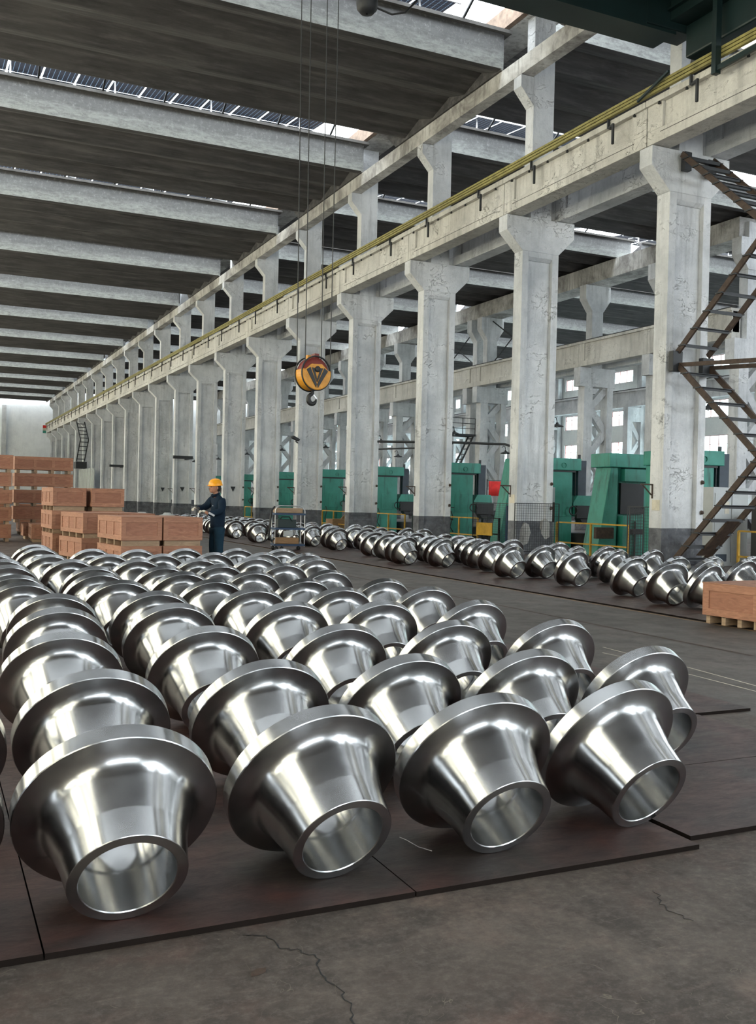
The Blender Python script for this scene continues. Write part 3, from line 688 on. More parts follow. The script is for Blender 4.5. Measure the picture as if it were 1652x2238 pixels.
# the second, distant staircase
s2_ = empty('steel_staircase', (0, 0, 0)); tag(s2_, 'distant black zigzag ladder stair on the far white columns at left', 'staircase')
flight((106.0, 9.0), (103.0, 7.0), 5, 14.3, 15.1, s2_, .09, .12, M['dark']); flight((103.0, 7.0), (105.6, 4.9), 5, 14.3, 15.1, s2_, .09, .12, M['dark'])
MB().box(14.1, 15.196, 104.5, 106.2, 4.1, 4.8).build('landing', M['dark'], s2_)
o = empty('sheet_partition', (14.6, 96, 0)); tag(o, 'pale corrugated sheet partition beside the distant ladder stair', 'partition')
for i in range(26): MB().box(-.06 if i % 2 else 0, .04 if i % 2 else .1, i * .36, i * .36 + .34, 0, 3.9 + .04 * (i % 3)).build('sheet', M['lightgrey'], o)

# ------------------------------------------------------------------ bridge crane
cr = empty('bridge_crane', (0, 0, 0)); tag(cr, 'dark green overhead bridge crane at the top right corner', 'crane')
b = MB(); b.box(-9.5, 13.6, 16.34, 16.90, 11.5, 12.9)
b.box(13.55, 14.9, 16.34, 16.90, 11.6, 13.6); b.build('main_girder', M['cranegreen'], cr, bevel=.03)
b = MB(); b.box(-9.5, 14.3, 16.26, 16.98, 11.46, 11.52); b.build('girder_flange', M['cranegreen'], cr)
b = MB(); b.box(-9.5, 14.3, 12.7, 13.3, 11.5, 12.9); b.build('main_girder', M['cranegreen'], cr, bevel=.03)
b = MB(); b.box(14.62, 15.22, 11.9, 16.33, 11.05, 11.75); b.build('end_carriage', M['cranegreen'], cr, bevel=.04)
MB().box(14.2, 15.2, 11.9, 16.33, 11.76, 14.2).build('end_frame', M['cranegreen'], cr)
for y in (16.17, 12.7):
    q = MB(); q.lathe([(.03, -.07), (.27, -.07), (.30, -.05), (.255, -.03), (.255, .03), (.30, .05), (.27, .07), (.03, .07)], 28, Matrix.Translation((14.94, y, 11.005)) @ Matrix.Rotation(pi / 2, 4, 'Y')); q.build('wheel', M['dark'], cr)
b = MB(); b.bar((14.42, 15.2, 10.24), (14.42, 15.2, 12.6), .14, .12); b.bar((14.42, 15.15, 10.34), (14.42, 11.2, 10.42), .07, .1); b.bar((14.42, 16.6, 10.85), (14.42, 17.6, 10.55), .05, .05); b.build('hanger_frame', M['cranegreen'], cr)
b = MB(); b.box(14.1, 14.5, 11.5, 17, 11.95, 12.0); b.box(-9.4, 14.3, 17.0, 17.5, 12.0, 12.06); b.build('walkway', M['cranegreen'], cr)
# hoist trolley above the frame carries the ropes
b = MB(); b.box(4.9, 6.6, 12.8, 16.7, 12.95, 13.15); b.build('trolley_frame', M['cranegreen'], cr)
b = MB(); b.tube([(5.0, 14.9, 12.9), (6.5, 14.9, 12.9)], .22, 20); b.build('rope_drum', M['dark'], cr)
hk = empty('hook_block', (5.71, 14.9, 3.47)); hk.scale = (.87, .87, .9); tag(hk, 'yellow and red crane hook block hanging from four ropes', 'hook')
hx = Matrix.Rotation(R(-58), 4, 'Z')
# round sheave housing, turned so that its left flank shows
HZ = R(9)
def rotm(): return Matrix.Rotation(HZ, 4, 'Z') @ Matrix.Rotation(pi / 2, 4, 'X')
b = MB(); b.lathe([(.02, -.13), (.24, -.13), (.285, -.10), (.285, .10), (.24, .13), (.02, .13)], 40, rotm())
hh = b.build('sheave_housing', M['hook_red'], hk, sharp=35)
def half_disc(r0, a0, a1, n=24):
    return [(r0 * cos(R(a0 + (a1 - a0) * i / n)), r0 * sin(R(a0 + (a1 - a0) * i / n))) for i in range(n + 1)]
b = MB(); b.prism(half_disc(.302, 168, 372), 'y', -.16, .16); b.build('cover', M['hook_yellow'], hk, rz=HZ, bevel=.012)
b = MB(); b.prism([(-.25, .05), (-.12, .16), (.10, .17), (.25, .05), (.2, -.05), (-.2, -.05)], 'y', -.165, .165); b.build('side_plate', M['hook_yellow'], hk, rz=HZ)
for s_ in (-1, 1):
    b = MB(); b.prism([(s_ * .23, .05), (s_ * .15, .10), (s_ * .005, -.20), (s_ * .02, -.265)], 'y', -.172, -.165)
    b.prism([(s_ * .125, .095), (s_ * .06, .09), (s_ * .006, -.10), (s_ * .006, -.165)], 'y', -.172, -.165)
    b.build('warning_stripe', M['black'], hk, rz=HZ)
b = MB(); b.lathe([(.01, -.02), (.05, -.02), (.055, 0), (.055, .02), (.03, .03), (.01, .03)], 20, Matrix.Translation((0, -.17, .07)) @ Matrix.Rotation(pi / 2, 4, 'X')); b.build('axle_cap', M['black'], hk, rz=HZ)
b = MB(); b.box(-.02, .07, -.1, .04, .26, .36); b.build('top_lug', M['hook_red'], hk, rz=HZ); b = MB(); b.box(-.13, -.06, -.02, .08, .22, .33); b.build('top_lug', M['hook_yellow'], hk, rz=HZ)
b = MB(); b.lathe([(.318, -.145), (.318, -.115), (.296, -.115), (.296, -.145)], 40, rotm(), close=True); b.lathe([(.318, .115), (.318, .145), (.296, .145), (.296, .115)], 40, rotm(), close=True); b.build('guard_ring', M['black'], hk)
pts = [(0, 0, -.28), (0, 0, -.36)]; rs = [.03, .034]
for i in range(15):
    a = R(105 + 255 * i / 14); pts.append((.072 * cos(a) * 1.0 + .0, 0, -.455 + .088 * sin(a))); rs.append([.036, .038, .04, .042, .045, .047, .048, .047, .045, .042, .038, .034, .028, .02, .012][i])
b = MB(); b.tube(pts, rs, 12); b.build('hook', M['black'], hk, rz=R(-15))
MB().bar((.02, 0, -.37), (.085, 0, -.445), .012, .02).build('safety_latch', M['chrome'], hk, rz=R(-15))
rp = empty('hoist_ropes', (5.71, 14.9, 3.44)); tag(rp, 'four dark wire ropes running up from the hook block', 'rope', 'ropes')
for x, y, xt in ((-.26, .05, -.34), (-.165, -.08, -.22), (.165, .06, .12), (.27, -.08, .28)):
    MB().tube([(x, y, .06), (xt, y, 9.4)], .0085, 8).build('rope', M['rope'], rp)
ax = empty('auxiliary_hook', (7.8, 17.8, 11.3)); tag(ax, 'dark round auxiliary hoist block at the top picture edge', 'hook')
b = MB(); b.lathe([(.02, -.22), (.13, -.21), (.2, -.13), (.22, 0), (.2, .13), (.1, .2)], 24); b.build('block', M['dark'], ax)
MB().tube([(0, 0, .15), (0, 0, .9)], .02).build('rope', M['rope'], ax)
b = MB(); b.tube([(.2, 0, -.05), (.5, -.1, -.16), (.8, -.1, -.05), (1.1, 0, .3)], .02); b.build('cable', M['rope'], ax)

# ------------------------------------------------------------------ vertical lathes behind the first column row
def make_lathe(tag_, full=True):
    r = empty('vertical_lathe')
    MB().box(-1.25, .0, .0, 1.3, .0, 2.55).build('machine_column', M['green'], r, bevel=.02)
    MB().box(-1.3, .28, -.06, 1.36, 2.56, 2.95).build('head_casing', M['green'], r, bevel=.02)
    MB().box(-1.1, .1, -.02, .0, 2.50, 2.56).build('shadow_strip', M['dark'], r)  # dark strip standing in for the shade under the head casing
    MB().box(-.75, -.2, -.02, 0, 1.05, 1.75).build('access_door', M['green'], r, bevel=.01)
    b = MB(); b.box(.28, .58, .15, .55, 1.6, 2.9); b.build('ram', M['greyblue'], r, bevel=.01)
    MB().tube([(.2, .2, 1.5), (.2, .2, 2.95)], .025).build('feed_screw', M['dark'], r)
    MB().box(.36, .44, .3, .36, 2.9, 3.1).build('ram_rod', M['dark'], r)
    b = MB(); b.prism([(.05, 1.05), (.05, 1.5), (.2, 1.75), (.75, 1.75), (.8, 1.5), (.8, 1.1)], 'y', .0, .6); b.build('saddle', M['green'], r)
    b = MB(); b.box(.1, .82, -.15, -.01, 1.0, 1.42); b.build('control_box', M['black'], r, bevel=.01)
    b = MB(); b.prism([(.28, 1.0), (.62, 1.0), (.52, .82), (.38, .82)], 'y', -.05, .35); b.build('tool_head', M['dark'], r)
    b = MB(); b.lathe([(.05, 0), (.62, 0), (.62, .5), (.58, .52), (.05, .52)], 32, Matrix.Translation((.68, .75, 0))); b.build('rotary_table', M['dark'], r, sharp=35)
    b = MB(); b.lathe([(.16, 0), (.16, .04), (.13, .04), (.13, 0)], 20, Matrix.Translation((-.02, -.12, 1.25)) @ Matrix.Rotation(pi / 2, 4, 'X'), close=True); b.build('handwheel', M['dark'], r)
    b = MB(); b.tube([(-.9, -.03, 1.1), (-.85, -.1, .9), (-.95, -.1, .5), (-.8, -.05, .3)], .02); b.build('hose', M['black'], r)
    b = MB(); b.lathe([(.09, 0), (.09, .02), (.07, .02), (.07, 0)], 16, Matrix.Translation((-.35, -.07, 2.72)) @ Matrix.Rotation(pi / 2, 4, 'X'), close=True); b.build('lifting_ring', M['green'], r)
    return r
proto = make_lathe('a')
ms = [(19.0, 19.7, 'behind the staircase, rightmost'), (19.2, 26.2, 'with the control box, right of the second column'), (19.1, 32.4, 'between the second and third columns'), (19.1, 39.0, 'between the third and fourth columns'),
      (19.1, 45.2, 'between the fourth and fifth columns'), (19.1, 52.5, 'between the fifth and sixth columns'), (19.1, 60.5, 'between the sixth and seventh columns'), (19.0, 68.0, 'far left, close to the worker helmet')]
for i, (x, y, nm) in enumerate(ms):
    o = proto if i == 0 else copy_tree(proto)
    place(o, (x, y, 0), R(-8), 'green vertical lathe ' + nm, 'machine', 'green vertical lathes')
# portal type lathe between the first two columns
g_ = empty('portal_lathe', (17.9, 22.6, 0)); tag(g_, 'large green portal lathe with sloping side between staircase column and second column', 'machine')
b = MB(); b.prism([(-.45, 0), (.25, 0), (.25, 2.55), (0.0, 2.55)], 'y', 0, .7); b.build('side_upright', M['green'], g_, bevel=.015)
MB().box(-.12, 2.6, -.1, .8, 2.55, 2.95).build('cross_beam', M['green'], g_, bevel=.02)
MB().box(.25, 2.5, .2, .7, 0, 2.55).build('rear_column', M['green'], g_)
MB().box(.5, 2.3, .0, .2, 2.15, 2.52).build('tool_slide', M['green'], g_, bevel=.01)
MB().box(.45, 1.3, .1, .2, 1.2, 2.1).build('recess_panel', M['black'], g_)
MB().box(.35, 1.6, -.15, .1, 0, 1.15).build('lower_cover', M['green'], g_)
b = MB(); b.tube([(.75, -.2, 0), (.75, -.2, 1.0)], .03); b.box(.6, .95, -.3, -.15, .62, .78); b.build('coolant_stand', M['dark'], g_)
# sloping green upright seen left of the second column, with the cable pipe
g2 = empty('portal_lathe', (18.95, 29.3, 0)); tag(g2, 'tall sloping green upright standing left of the second column', 'machine')
b = MB(); b.prism([(-.6, 0), (.5, 0), (.5, 3.05), (-.02, 3.05), (-.1, 2.6)], 'y', 0, .6); b.build('side_upright', M['green'], g2, bevel=.015)
b = MB(); b.tube([(-3.8, 3.4, 3.62), (-1.6, 1.5, 3.6), (-.2, .35, 3.55), (.0, .1, 3.45), (.05, .05, 3.25), (.05, .05, 3.0)], .045, 10); b.build('cable_pipe', M['dark'], g2)
g3 = empty('cable_arm', (18.0, 36.2, 0)); tag(g3, 'long black cable pipe with a green post between third and fourth columns', 'cable pipe')
b = MB(); b.tube([(0, 4.6, 2.9), (0, 4.6, 3.75), (1.2, 1.5, 3.75), (2.0, -.5, 3.9)], .04, 8); b.build('cable_pipe', M['dark'], g3); MB().box(-.06, .06, 4.5, 4.7, 0, 3.2).build('post', M['green'], g3)
# cabinets, shelf, crates and odds among the machines
def boxthing(name, label, cat, loc, size, m, bits=(), bevel=.01):
    r = empty(name, loc); tag(r, label, cat); MB().box(0, size[0], 0, size[1], 0, size[2]).build('body', m, r, bevel=bevel)
    for nm, bx, mm in bits: MB().box(*bx).build(nm, mm, r)
    return r
boxthing('control_cabinet', 'light grey electric cabinet with doors behind the staircase', 'cabinet', (17.55, 18.2, 0), (1.15, .5, 1.95), M['lightgrey'],
         [('cabinet_door', (.05, .55, -.02, 0, .1, 1.8), M['lightgrey']), ('cabinet_door', (.6, 1.1, -.02, 0, .1, 1.8), M['lightgrey']), ('nameplate', (.36, .5, -.03, -.02, 1.3, 1.6), M['paper']), ('vent_grille', (.1, .45, -.03, -.02, .12, .3), M['greyblue'])])
boxthing('switch_cabinet', 'narrow pale cabinet with small screen beside the second column', 'cabinet', (16.9, 24.4, 0), (.35, .3, 1.95), M['lightgrey'], [('screen', (.05, .25, -.01, 0, 1.6, 1.75), M['greyblue']), ('brown_panel', (.22, .34, -.012, 0, .9, 1.5), M['rust'])])
boxthing('tool_cabinet', 'dark blue grey tool cabinet with open shelves right of the lathe', 'cabinet', (20.9, 26.6, 0), (1.6, .7, 1.75), M['greyblue'], [('shelf', (.1, 1.5, -.05, 0, 1.35, 1.39), M['lightgrey']), ('shelf', (.1, 1.5, -.05, 0, 1.0, 1.04), M['lightgrey'])])
boxthing('work_table', 'dark steel bench with bright metal parts near the second lathe', 'bench', (19.6, 24.9, 0), (1.7, .5, .85), M['dark'], [('metal_part', (.2, .35, .1, .25, .85, 1.0), M['chrome']), ('metal_part', (.8, 1.0, .1, .3, .85, .98), M['chrome'])])
boxthing('wooden_board', 'tall brown wooden board leaning behind the yellow railing', 'board', (18.2, 23.6, 0), (.9, .08, .85), M['card'])
boxthing('steel_box', 'dark rusty steel box hanging on the railing beside second column', 'box', (17.12, 22.2, .5), (.62, .12, .32), M['rust'])
boxthing('dark_container', 'dark machine housing behind the fence between second and third columns', 'machine', (19.9, 31.4, 0), (1.3, .8, 1.0), M['greyblue'])
boxthing('blue_panel', 'dark blue board behind the mesh guard left of second column', 'panel', (17.35, 27.2, 0), (.4, .1, 1.35), M['blue'])
boxthing('dark_container', 'dark blue housing low between fifth and fourth columns', 'machine', (18.3, 42.6, 0), (1.9, .8, 1.35), M['greyblue'])
boxthing('wall_pile', 'pile of brown castings between the fourth and fifth columns', 'pile', (16.9, 41.2, 0), (.8, .8, .55), M['card'])
boxthing('stock_box', 'orange wooden stock box behind the right railing', 'box', (19.4, 15.9, 0), (1.6, .6, .8), M['card'])
boxthing('rubbish_bin', 'black machine base in shadow right of the staircase foot', 'machine', (18.2, 17.0, 0), (.9, .6, 1.5), M['black'])
o = empty('tyre', (18.75, 15.6, 1.05)); tag(o, 'large dark tyre hanging behind the staircase', 'tyre'); b = MB(); b.lathe([(.2, -.1), (.34, -.12), (.38, -.05), (.38, .05), (.34, .12), (.2, .1)], 32, Matrix.Rotation(pi / 2, 4, 'X') , close=True); b.build('rubber', M['rubber'], o)
MB().box(-.04, .04, -.3, .3, -1.05, -.18).build('stand', M['dark'], o)
o = empty('leaning_panel', (17.2, 42.3, 0)); tag(o, 'slanted tan plywood panel leaning left of the fourth column', 'board'); MB().prism([(0, 0), (1.1, 0), (1.1, .8), (.9, .85)], 'y', 0, .05).build('board', M['card'], o)
# red banner
b = MB(); n = 14; vs = []
for i in range(n + 1):
    for z in (0, .62): vs.append((i * .075, .03 * sin(i * .9), z))
b.add(vs, [(2 * i, 2 * i + 2, 2 * i + 3, 2 * i + 1) for i in range(n)], True)
o = b.build('red_banner', M['red'], loc=(21.7, 35.5, 1.75)); o.modifiers.new('thickness', 'SOLIDIFY').thickness = .01; tag(o, 'bright red cloth banner hanging between second and third columns', 'banner')
o = empty('banner_post', (21.65, 35.56, 0)); tag(o, 'thin post carrying the red banner', 'post'); MB().bar((0, 0, 0), (0, 0, 2.45), .03, .03).build('pole', M['dark'], o); MB().bar((0, 0, 2.4), (1.1, 0, 2.4), .025, .025).build('crossbar', M['dark'], o)

# ------------------------------------------------------------------ railings and mesh guards
def railing(x, y0, y1, label, zt=.91):
    r = empty('yellow_railing', (x, y0, 0)); tag(r, label, 'railing', 'yellow railings in front of the machines'); L = y1 - y0; n = max(1, round(L / 1.6))
    for i in range(n + 1): MB().box(-.025, .025, L * i / n - .025, L * i / n + .025, 0, zt).build('post', M['yellow'], r)
    for z in (zt, .32): MB().box(-.02, .02, 0, L, z - .02, z + .02).build('rail', M['yellow'], r)
    return r
railing(17.2, 12.8, 17.0, 'yellow pipe railing right of the staircase foot')
railing(17.2, 20.9, 24.2, 'yellow pipe railing between the staircase column and second column')
railing(17.2, 28.8, 31.4, 'yellow pipe railing between second and third columns')
railing(17.2, 34.4, 37.4, 'yellow pipe railing between third and fourth columns')
railing(17.2, 40.4, 43.2, 'yellow pipe railing between fourth and fifth columns'); railing(17.2, 53.0, 55.6, 'yellow pipe railing between sixth and seventh columns')
def mesh_guard(loc, L, H, along, label, m=M['dark'], step=.075):
    r = empty('wire_mesh_guard', loc); tag(r, label, 'mesh guard', 'welded wire mesh guards')
    P = (lambda t, z: (t, 0, z)) if along == 'x' else (lambda t, z: (0, t, z))
    f = MB()
    for a, c in ((P(0, .05), P(0, H)), (P(L, .05), P(L, H)), (P(0, H), P(L, H)), (P(0, .08), P(L, .08))): f.bar(a, c, .022, .022)
    for t in (0, L): f.bar(P(t, 0), P(t, .06), .03, .03)
    f.build('mesh_frame', m, r)
    q = MB(); n = int(L / step)
    for i in range(1, n): q.bar(P(i * L / n, .08), P(i * L / n, H), .006, .006)
    n2 = int(H / step)
    for i in range(1, n2): q.bar(P(0, .08 + i * (H - .08) / n2), P(L, .08 + i * (H - .08) / n2), .006, .006)
    q.build('wire_mesh', m, r)['kind'] = 'stuff'
    return r
mesh_guard((15.05, 23.2, 0), 1.5, 1.45, 'x', 'dark wire mesh guard standing across the foot of the second column')
mesh_guard((17.0, 26.2, 0), 2.6, 1.44, 'y', 'wire mesh guard just left of the second column')
mesh_guard((17.0, 30.4, 0), 1.9, 1.45, 'y', 'wire mesh guard in front of the third column, behind the sign')
mesh_guard((16.9, 18.3, 0), 2.3, 1.42, 'y', 'wire mesh guard in front of the portal lathe')
mesh_guard((14.75, 17.9, 0), .4, 1.4, 'x', 'narrow wire mesh guard beside the staircase column')
o = empty('yellow_board', (16.9, 27.4, .36)); tag(o, 'yellow rectangular board on the mesh guard left of second column', 'board'); MB().box(0, .03, 0, 1.0, 0, .42).build('board', M['yellow'], o, bevel=.005)
for y in (.2, .8): MB().box(.03, .05, y, y + .04, -.36, .4).build('leg', M['dark'], o)
# dark guard rails low
for i, (x, y0, y1) in enumerate(((17.35, 31.5, 34), (17.3, 27.6, 28.7))):
    r = empty('dark_guard_rail', (x, y0, 0)); tag(r, 'dark green low guard rail, %s left of the second column' % ORD[i], 'railing', 'dark guard rails')
    for y in (0, y1 - y0): MB().box(-.03, .03, y - .03, y + .03, 0, .95).build('post', M['cranegreen'], r)
    for z in (.4, .93): MB().box(-.02, .02, 0, y1 - y0, z - .02, z + .02).build('rail', M['cranegreen'], r)
# spot light on stand near third column
o = empty('floor_sign', (16.55, 29.9, 0)); tag(o, 'thin rusty stand with tilted black plates before the third column', 'stand'); MB().bar((0, 0, 0), (0, 0, 1.3), .03, .03).build('pole', M['rust'], o)
MB().bar((-.35, 0, 1.28), (.3, 0, 1.25), .12, .03).build('plate', M['black'], o); MB().bar((-.2, 0, .95), (.25, 0, .82), .16, .03).build('plate', M['black'], o)
# wall paper notices
for i, (y, z) in enumerate(((17.42, 1.35), (23.45, 1.45))):
    o = MB().box(-.004, 0, 0, .26, 0, .24).build('paper_notice', M['paper'], loc=(15.196, y, z)); tag(o, 'small faded paper notice on the %s column' % ('staircase' if i == 0 else 'second'), 'notice', 'paper notices')

# ------------------------------------------------------------------ shade lamps
def make_lamp():
    r = empty('shade_lamp'); MB().tube([(0, 0, 0), (.06, 0, .06), (.12, 0, .05), (.15, 0, -.04), (.16, 0, -.12)], .012, 8).build('gooseneck', M['dark'], r)
    b = MB(); b.lathe([(.02, .08), (.035, .07), (.045, .03), (.17, -.02), (.19, -.045), (.185, -.05), (.165, -.03), (.04, .015), (.02, .02)], 24, Matrix.Translation((.16, 0, -.16)), close=True); b.build('lamp_shade', M['dark'], r)
    b = MB(); b.ball((.16, 0, -.20), .035, .035, .045); b.build('bulb', M['lightgrey'], r)
    return r
proto = make_lamp()
for i in range(9):
    o = proto if i == 0 else copy_tree(proto); z = (3.95, 3.9, 4.0, 4.0, 4.0, 4.1, 4.1, 4.0, 4.0)[i]
    place(o, (16.43, Y0 + 6 * i + .1, z), random.uniform(-.25, .25), 'black enamel shade lamp on the right side of the %s' % ('staircase column' if i == 0 else ORD[i] + ' column after the staircase one'), 'lamp', 'shade lamps on the columns')
for i, (x, y, z) in enumerate(((18.6, 29.6, 3.42), (17.9, 36.9, 3.5))):
    o = place(copy_tree(proto), (x, y, z), 0, 'black shade lamp hanging from the cable pipe %s' % ('left of second column' if i == 0 else 'left of third column'), 'lamp', 'lamps on the cable pipes')
o = empty('flood_light', (15.05, 41.35 - .35, 4.1)); tag(o, 'black flood light clamped left of the fifth column', 'lamp'); MB().bar((-.25, 0, .1), (.05, 0, -.05), .3, .1).build('lamp_body', M['dark'], o); MB().bar((-.05, .1, -.1), (.15, .35, -.15), .04, .04).build('bracket', M['dark'], o)
# painted triangles and doors bars on far columns
for i, k in enumerate((6, 8, 9)):
    b = MB(); y = Y0 + 6 * k + .09; b.prism([(15.65, 2.05), (15.95, 2.05), (15.8, 1.75)], 'y', y - .006, y - .001); tag(b.build('triangle_mark', M['black']), 'black painted triangle on the recessed face of a far column, %s from the worker' % ORD[i], 'marking', 'triangle marks')
for i, (y, z) in enumerate(((Y0 + 6 * 8 - 1.8, 3.9), (Y0 + 6 * 12 - 1.5, 3.9))):
    o = empty('bracket_beam', (15.3, y, z)); tag(o, 'dark steel bracket beam reaching out of a far column, %s one' % ('nearer' if i == 0 else 'farther'), 'bracket', 'bracket beams'); MB().box(-.6, .7, -.1, .1, 0, .2).build('beam', M['dark'], o); MB().box(.6, .7, .1, 1.8, 0, .16).build('tie', M['dark'], o)
# inspection platform with ladder on the middle row
o = empty('inspection_platform', (34.2, 60.3, 6.1)); tag(o, 'small railed steel platform with ladder between third and fourth columns', 'platform')
MB().box(-1.3, .75, -1.2, 0, 0, .14).build('deck', M['dark'], o)
for x in (-1.3, -.3, .7): MB().box(x - .02, x + .02, -1.2, -1.16, .14, 1.25).build('post', M['dark'], o)
for z in (.5, .85, 1.22): MB().box(-1.3, .72, -1.2, -1.17, z, z + .04).build('rail', M['dark'], o)
MB().bar((.6, -1.1, 0), (-1.6, -1.1, -4.4), .08, .1).build('stringer', M['dark'], o); MB().bar((.6, -.4, 0), (-1.6, -.4, -4.4), .08, .1).build('stringer', M['dark'], o)
for i in range(12): t = (i + .5) / 12; MB().box(.6 - 2.2 * t - .1, .6 - 2.2 * t + .1, -1.1, -.4, -4.4 * t, -4.4 * t + .04).build('tread', M['dark'], o)

# ------------------------------------------------------------------ tool cart with hydraulic unit
ct = empty('tool_cart', (8.62, 25.1, 0), R(-8)); tag(ct, 'blue two-shelf trolley carrying a pump unit in the aisle', 'cart')
W_, D_ = .82, .5
for x, y in ((0, 0), (W_, 0), (0, D_), (W_, D_)): MB().tube([(x, y, .12), (x, y, 1.0)], .014).build('post', M['chrome'], ct)
b = MB()
for y in (0, D_): b.tube([(.0, y, 1.0), (.0, y, 1.12), (.06, y, 1.2), (.14, y, 1.23), (W_ - .14, y, 1.23), (W_ - .06, y, 1.2), (W_, y, 1.12), (W_, y, 1.0)], .014)
b.build('top_hoop', M['chrome'], ct)
for z in (.14, .58, .98): MB().box(-.02, W_ + .02, -.02, D_ + .02, z, z + .05).build('shelf', M['blue'], ct, bevel=.006)
MB().box(.02, W_ - .04, .05, D_ - .05, 1.035, 1.17).build('power_unit', M['pine'], ct, bevel=.02)
b = MB(); b.box(.1, .6, .08, .4, .64, .86); b.tube([(.15, .1, .86), (.2, .05, .93), (.4, .05, .93), (.5, .1, .8)], .02); b.build('pump', M['cranegreen'], ct, bevel=.01)
MB().box(.05, .68, .06, .44, .195, .36).build('tray_box', M['card'], ct, bevel=.006); MB().box(.25, .5, .0, .1, .4, .55).build('paper_pack', M['lightgrey'], ct)
b = MB(); b.tube([(.0, .1, 1.2), (-.1, .0, 1.1), (-.13, 0, .8), (-.16, 0, .4), (-.08, -.03, .25), (-.02, -.02, .35)], .028, 8); b.build('hose', M['black'], ct)
for x, y in ((.05, .03), (.2, .03), (.05, D_ - .03), (W_ - .06, D_ - .03)):
    q = MB(); q.lathe([(.01, -.018), (.055, -.018), (.06, 0), (.055, .018), (.01, .018)], 18, Matrix.Translation((x, y, .062)) @ Matrix.Rotation(pi / 2, 4, 'X')); q.bar((x, y, .07), (x, y, .14), .03, .03); q.build('wheel', M['black'], ct)
# trolley with machine debris behind the flanges
for i, (x, y, s_) in enumerate(((14.0, 38.5, .5), (13.6, 31.9, .35), (14.2, 47.5, .45))):
    r = empty('scrap_heap', (x, y, 0)); tag(r, 'small dark heap of iron parts at the column feet, %s one' % ORD[i], 'scrap'); 
    for j in range(5): MB().bar((random.uniform(-.5, .5), random.uniform(-.3, .3), .08), (random.uniform(-.5, .5), random.uniform(-.3, .3), s_), .14, .12).build('iron_part', M['dark'], r)

# ------------------------------------------------------------------ chips and wires on the floor
def wire(pts, label, m, r_=.0035):
    tag(MB().tube(pts, r_, 5).build('metal_swarf', m), label, 'swarf')
wire([(1.81, 3.60, PT + .004), (1.80, 3.52, PT + .02), (1.82, 3.45, PT + .012), (1.86, 3.41, PT + .004)], 'thin curled bright swarf wire on the plate between flanges', M['chrome'], .0016)
b = MB(); b.prism([(0, 0), (.02, -.006), (.05, 0), (.055, .01), (.03, .018), (.005, .01)], 'z', 0, .008); o = b.build('rust_flake', M['rust'], loc=(.90, 2.75, .001), rz=.2); tag(o, 'flat brown flake lying on the bare floor in front', 'debris')

def ground_strip(pts, w0, name, m, z=.0015, jag=0):
    b = MB(); L = []
    for i, (x, y) in enumerate(pts):
        d = Vector((pts[min(i + 1, len(pts) - 1)][0] - pts[max(i - 1, 0)][0], pts[min(i + 1, len(pts) - 1)][1] - pts[max(i - 1, 0)][1], 0)).normalized()
        n = Vector((-d.y, d.x, 0)); ww = w0 * (random.uniform(.4, 1.4) if jag else 1); L.append((Vector((x, y, z)) + n * ww, Vector((x, y, z)) - n * ww))
    vs = [p for pr_ in L for p in pr_] + [Vector((p.x, p.y, -.004)) for pr_ in L for p in pr_]; k = 2 * len(pts)
    fs = [(2 * i, 2 * i + 1, 2 * i + 3, 2 * i + 2) for i in range(len(pts) - 1)] + [(2 * i, 2 * i + 2, k + 2 * i + 2, k + 2 * i) for i in range(len(pts) - 1)]
    b.add(vs, fs); return b.build(name, m, floor)
def jagged(pts, n=5, a=.012):
    out = []
    for (x0, y0), (x1, y1) in zip(pts[:-1], pts[1:]):
        for i in range(n): t = i / n; out.append((x0 + (x1 - x0) * t + random.uniform(-a, a), y0 + (y1 - y0) * t + random.uniform(-a, a) * .6))
    return out + [pts[-1]]
ground_strip(jagged([(.97, 3.02), (1.02, 2.99), (1.04, 2.9), (1.09, 2.85), (1.12, 2.79), (1.10, 2.71), (1.11, 2.6), (1.11, 2.5), (1.07, 2.4), (1.05, 2.2)]), .0022, 'floor_crack', M['black'], jag=1)
ground_strip(jagged([(2.48, 2.81), (2.41, 2.71), (2.4, 2.63), (2.42, 2.55)]), .0012, 'floor_crack', M['black'], jag=1)
ground_strip([(8.8, 6.0), (8.82, 12), (8.84, 17), (8.86, 24), (8.86, 48)], .012, 'marking_line', M['card'])
for x0, y0, x1, y1 in ((6.21, 7.9, 6.17, 7.3), (5.97, 7.6, 6.0, 7.2), (6.19, 6.7, 6.08, 5.7), (5.94, 6.4, 5.9, 5.5)):
    ground_strip([(x0, y0), (x1, y1)], .008, 'marking_line', M['paper'])
ground_strip([(7.2, 20.0), (7.3, 12.0), (7.3, 7.0)], .03, 'marking_line', M['rust'])

# ------------------------------------------------------------------ the worker
def skin_obj(name, m, parent, verts, edges, radii, levels=2, root=0, loc=None):
    me = bpy.data.meshes.new(name); me.from_pydata(verts, edges, []); me.materials.append(m)
    o = bpy.data.objects.new(name, me); C.objects.link(o); o.parent = parent
    sk = o.modifiers.new('skin', 'SKIN'); sk.use_smooth_shade = True; sk.branch_smoothing = .6
    d = me.skin_vertices[0].data
    for i, r_ in enumerate(radii): d[i].radius = r_ if isinstance(r_, tuple) else (r_, r_); d[i].use_root = (i == root)
    sb = o.modifiers.new('sub', 'SUBSURF'); sb.levels = levels; sb.render_levels = levels
    return o
pr = empty('person', (4.98, 17.95, 0), R(6)); tag(pr, 'worker in dark navy work clothes, yellow helmet and white gloves beside the crates', 'person')
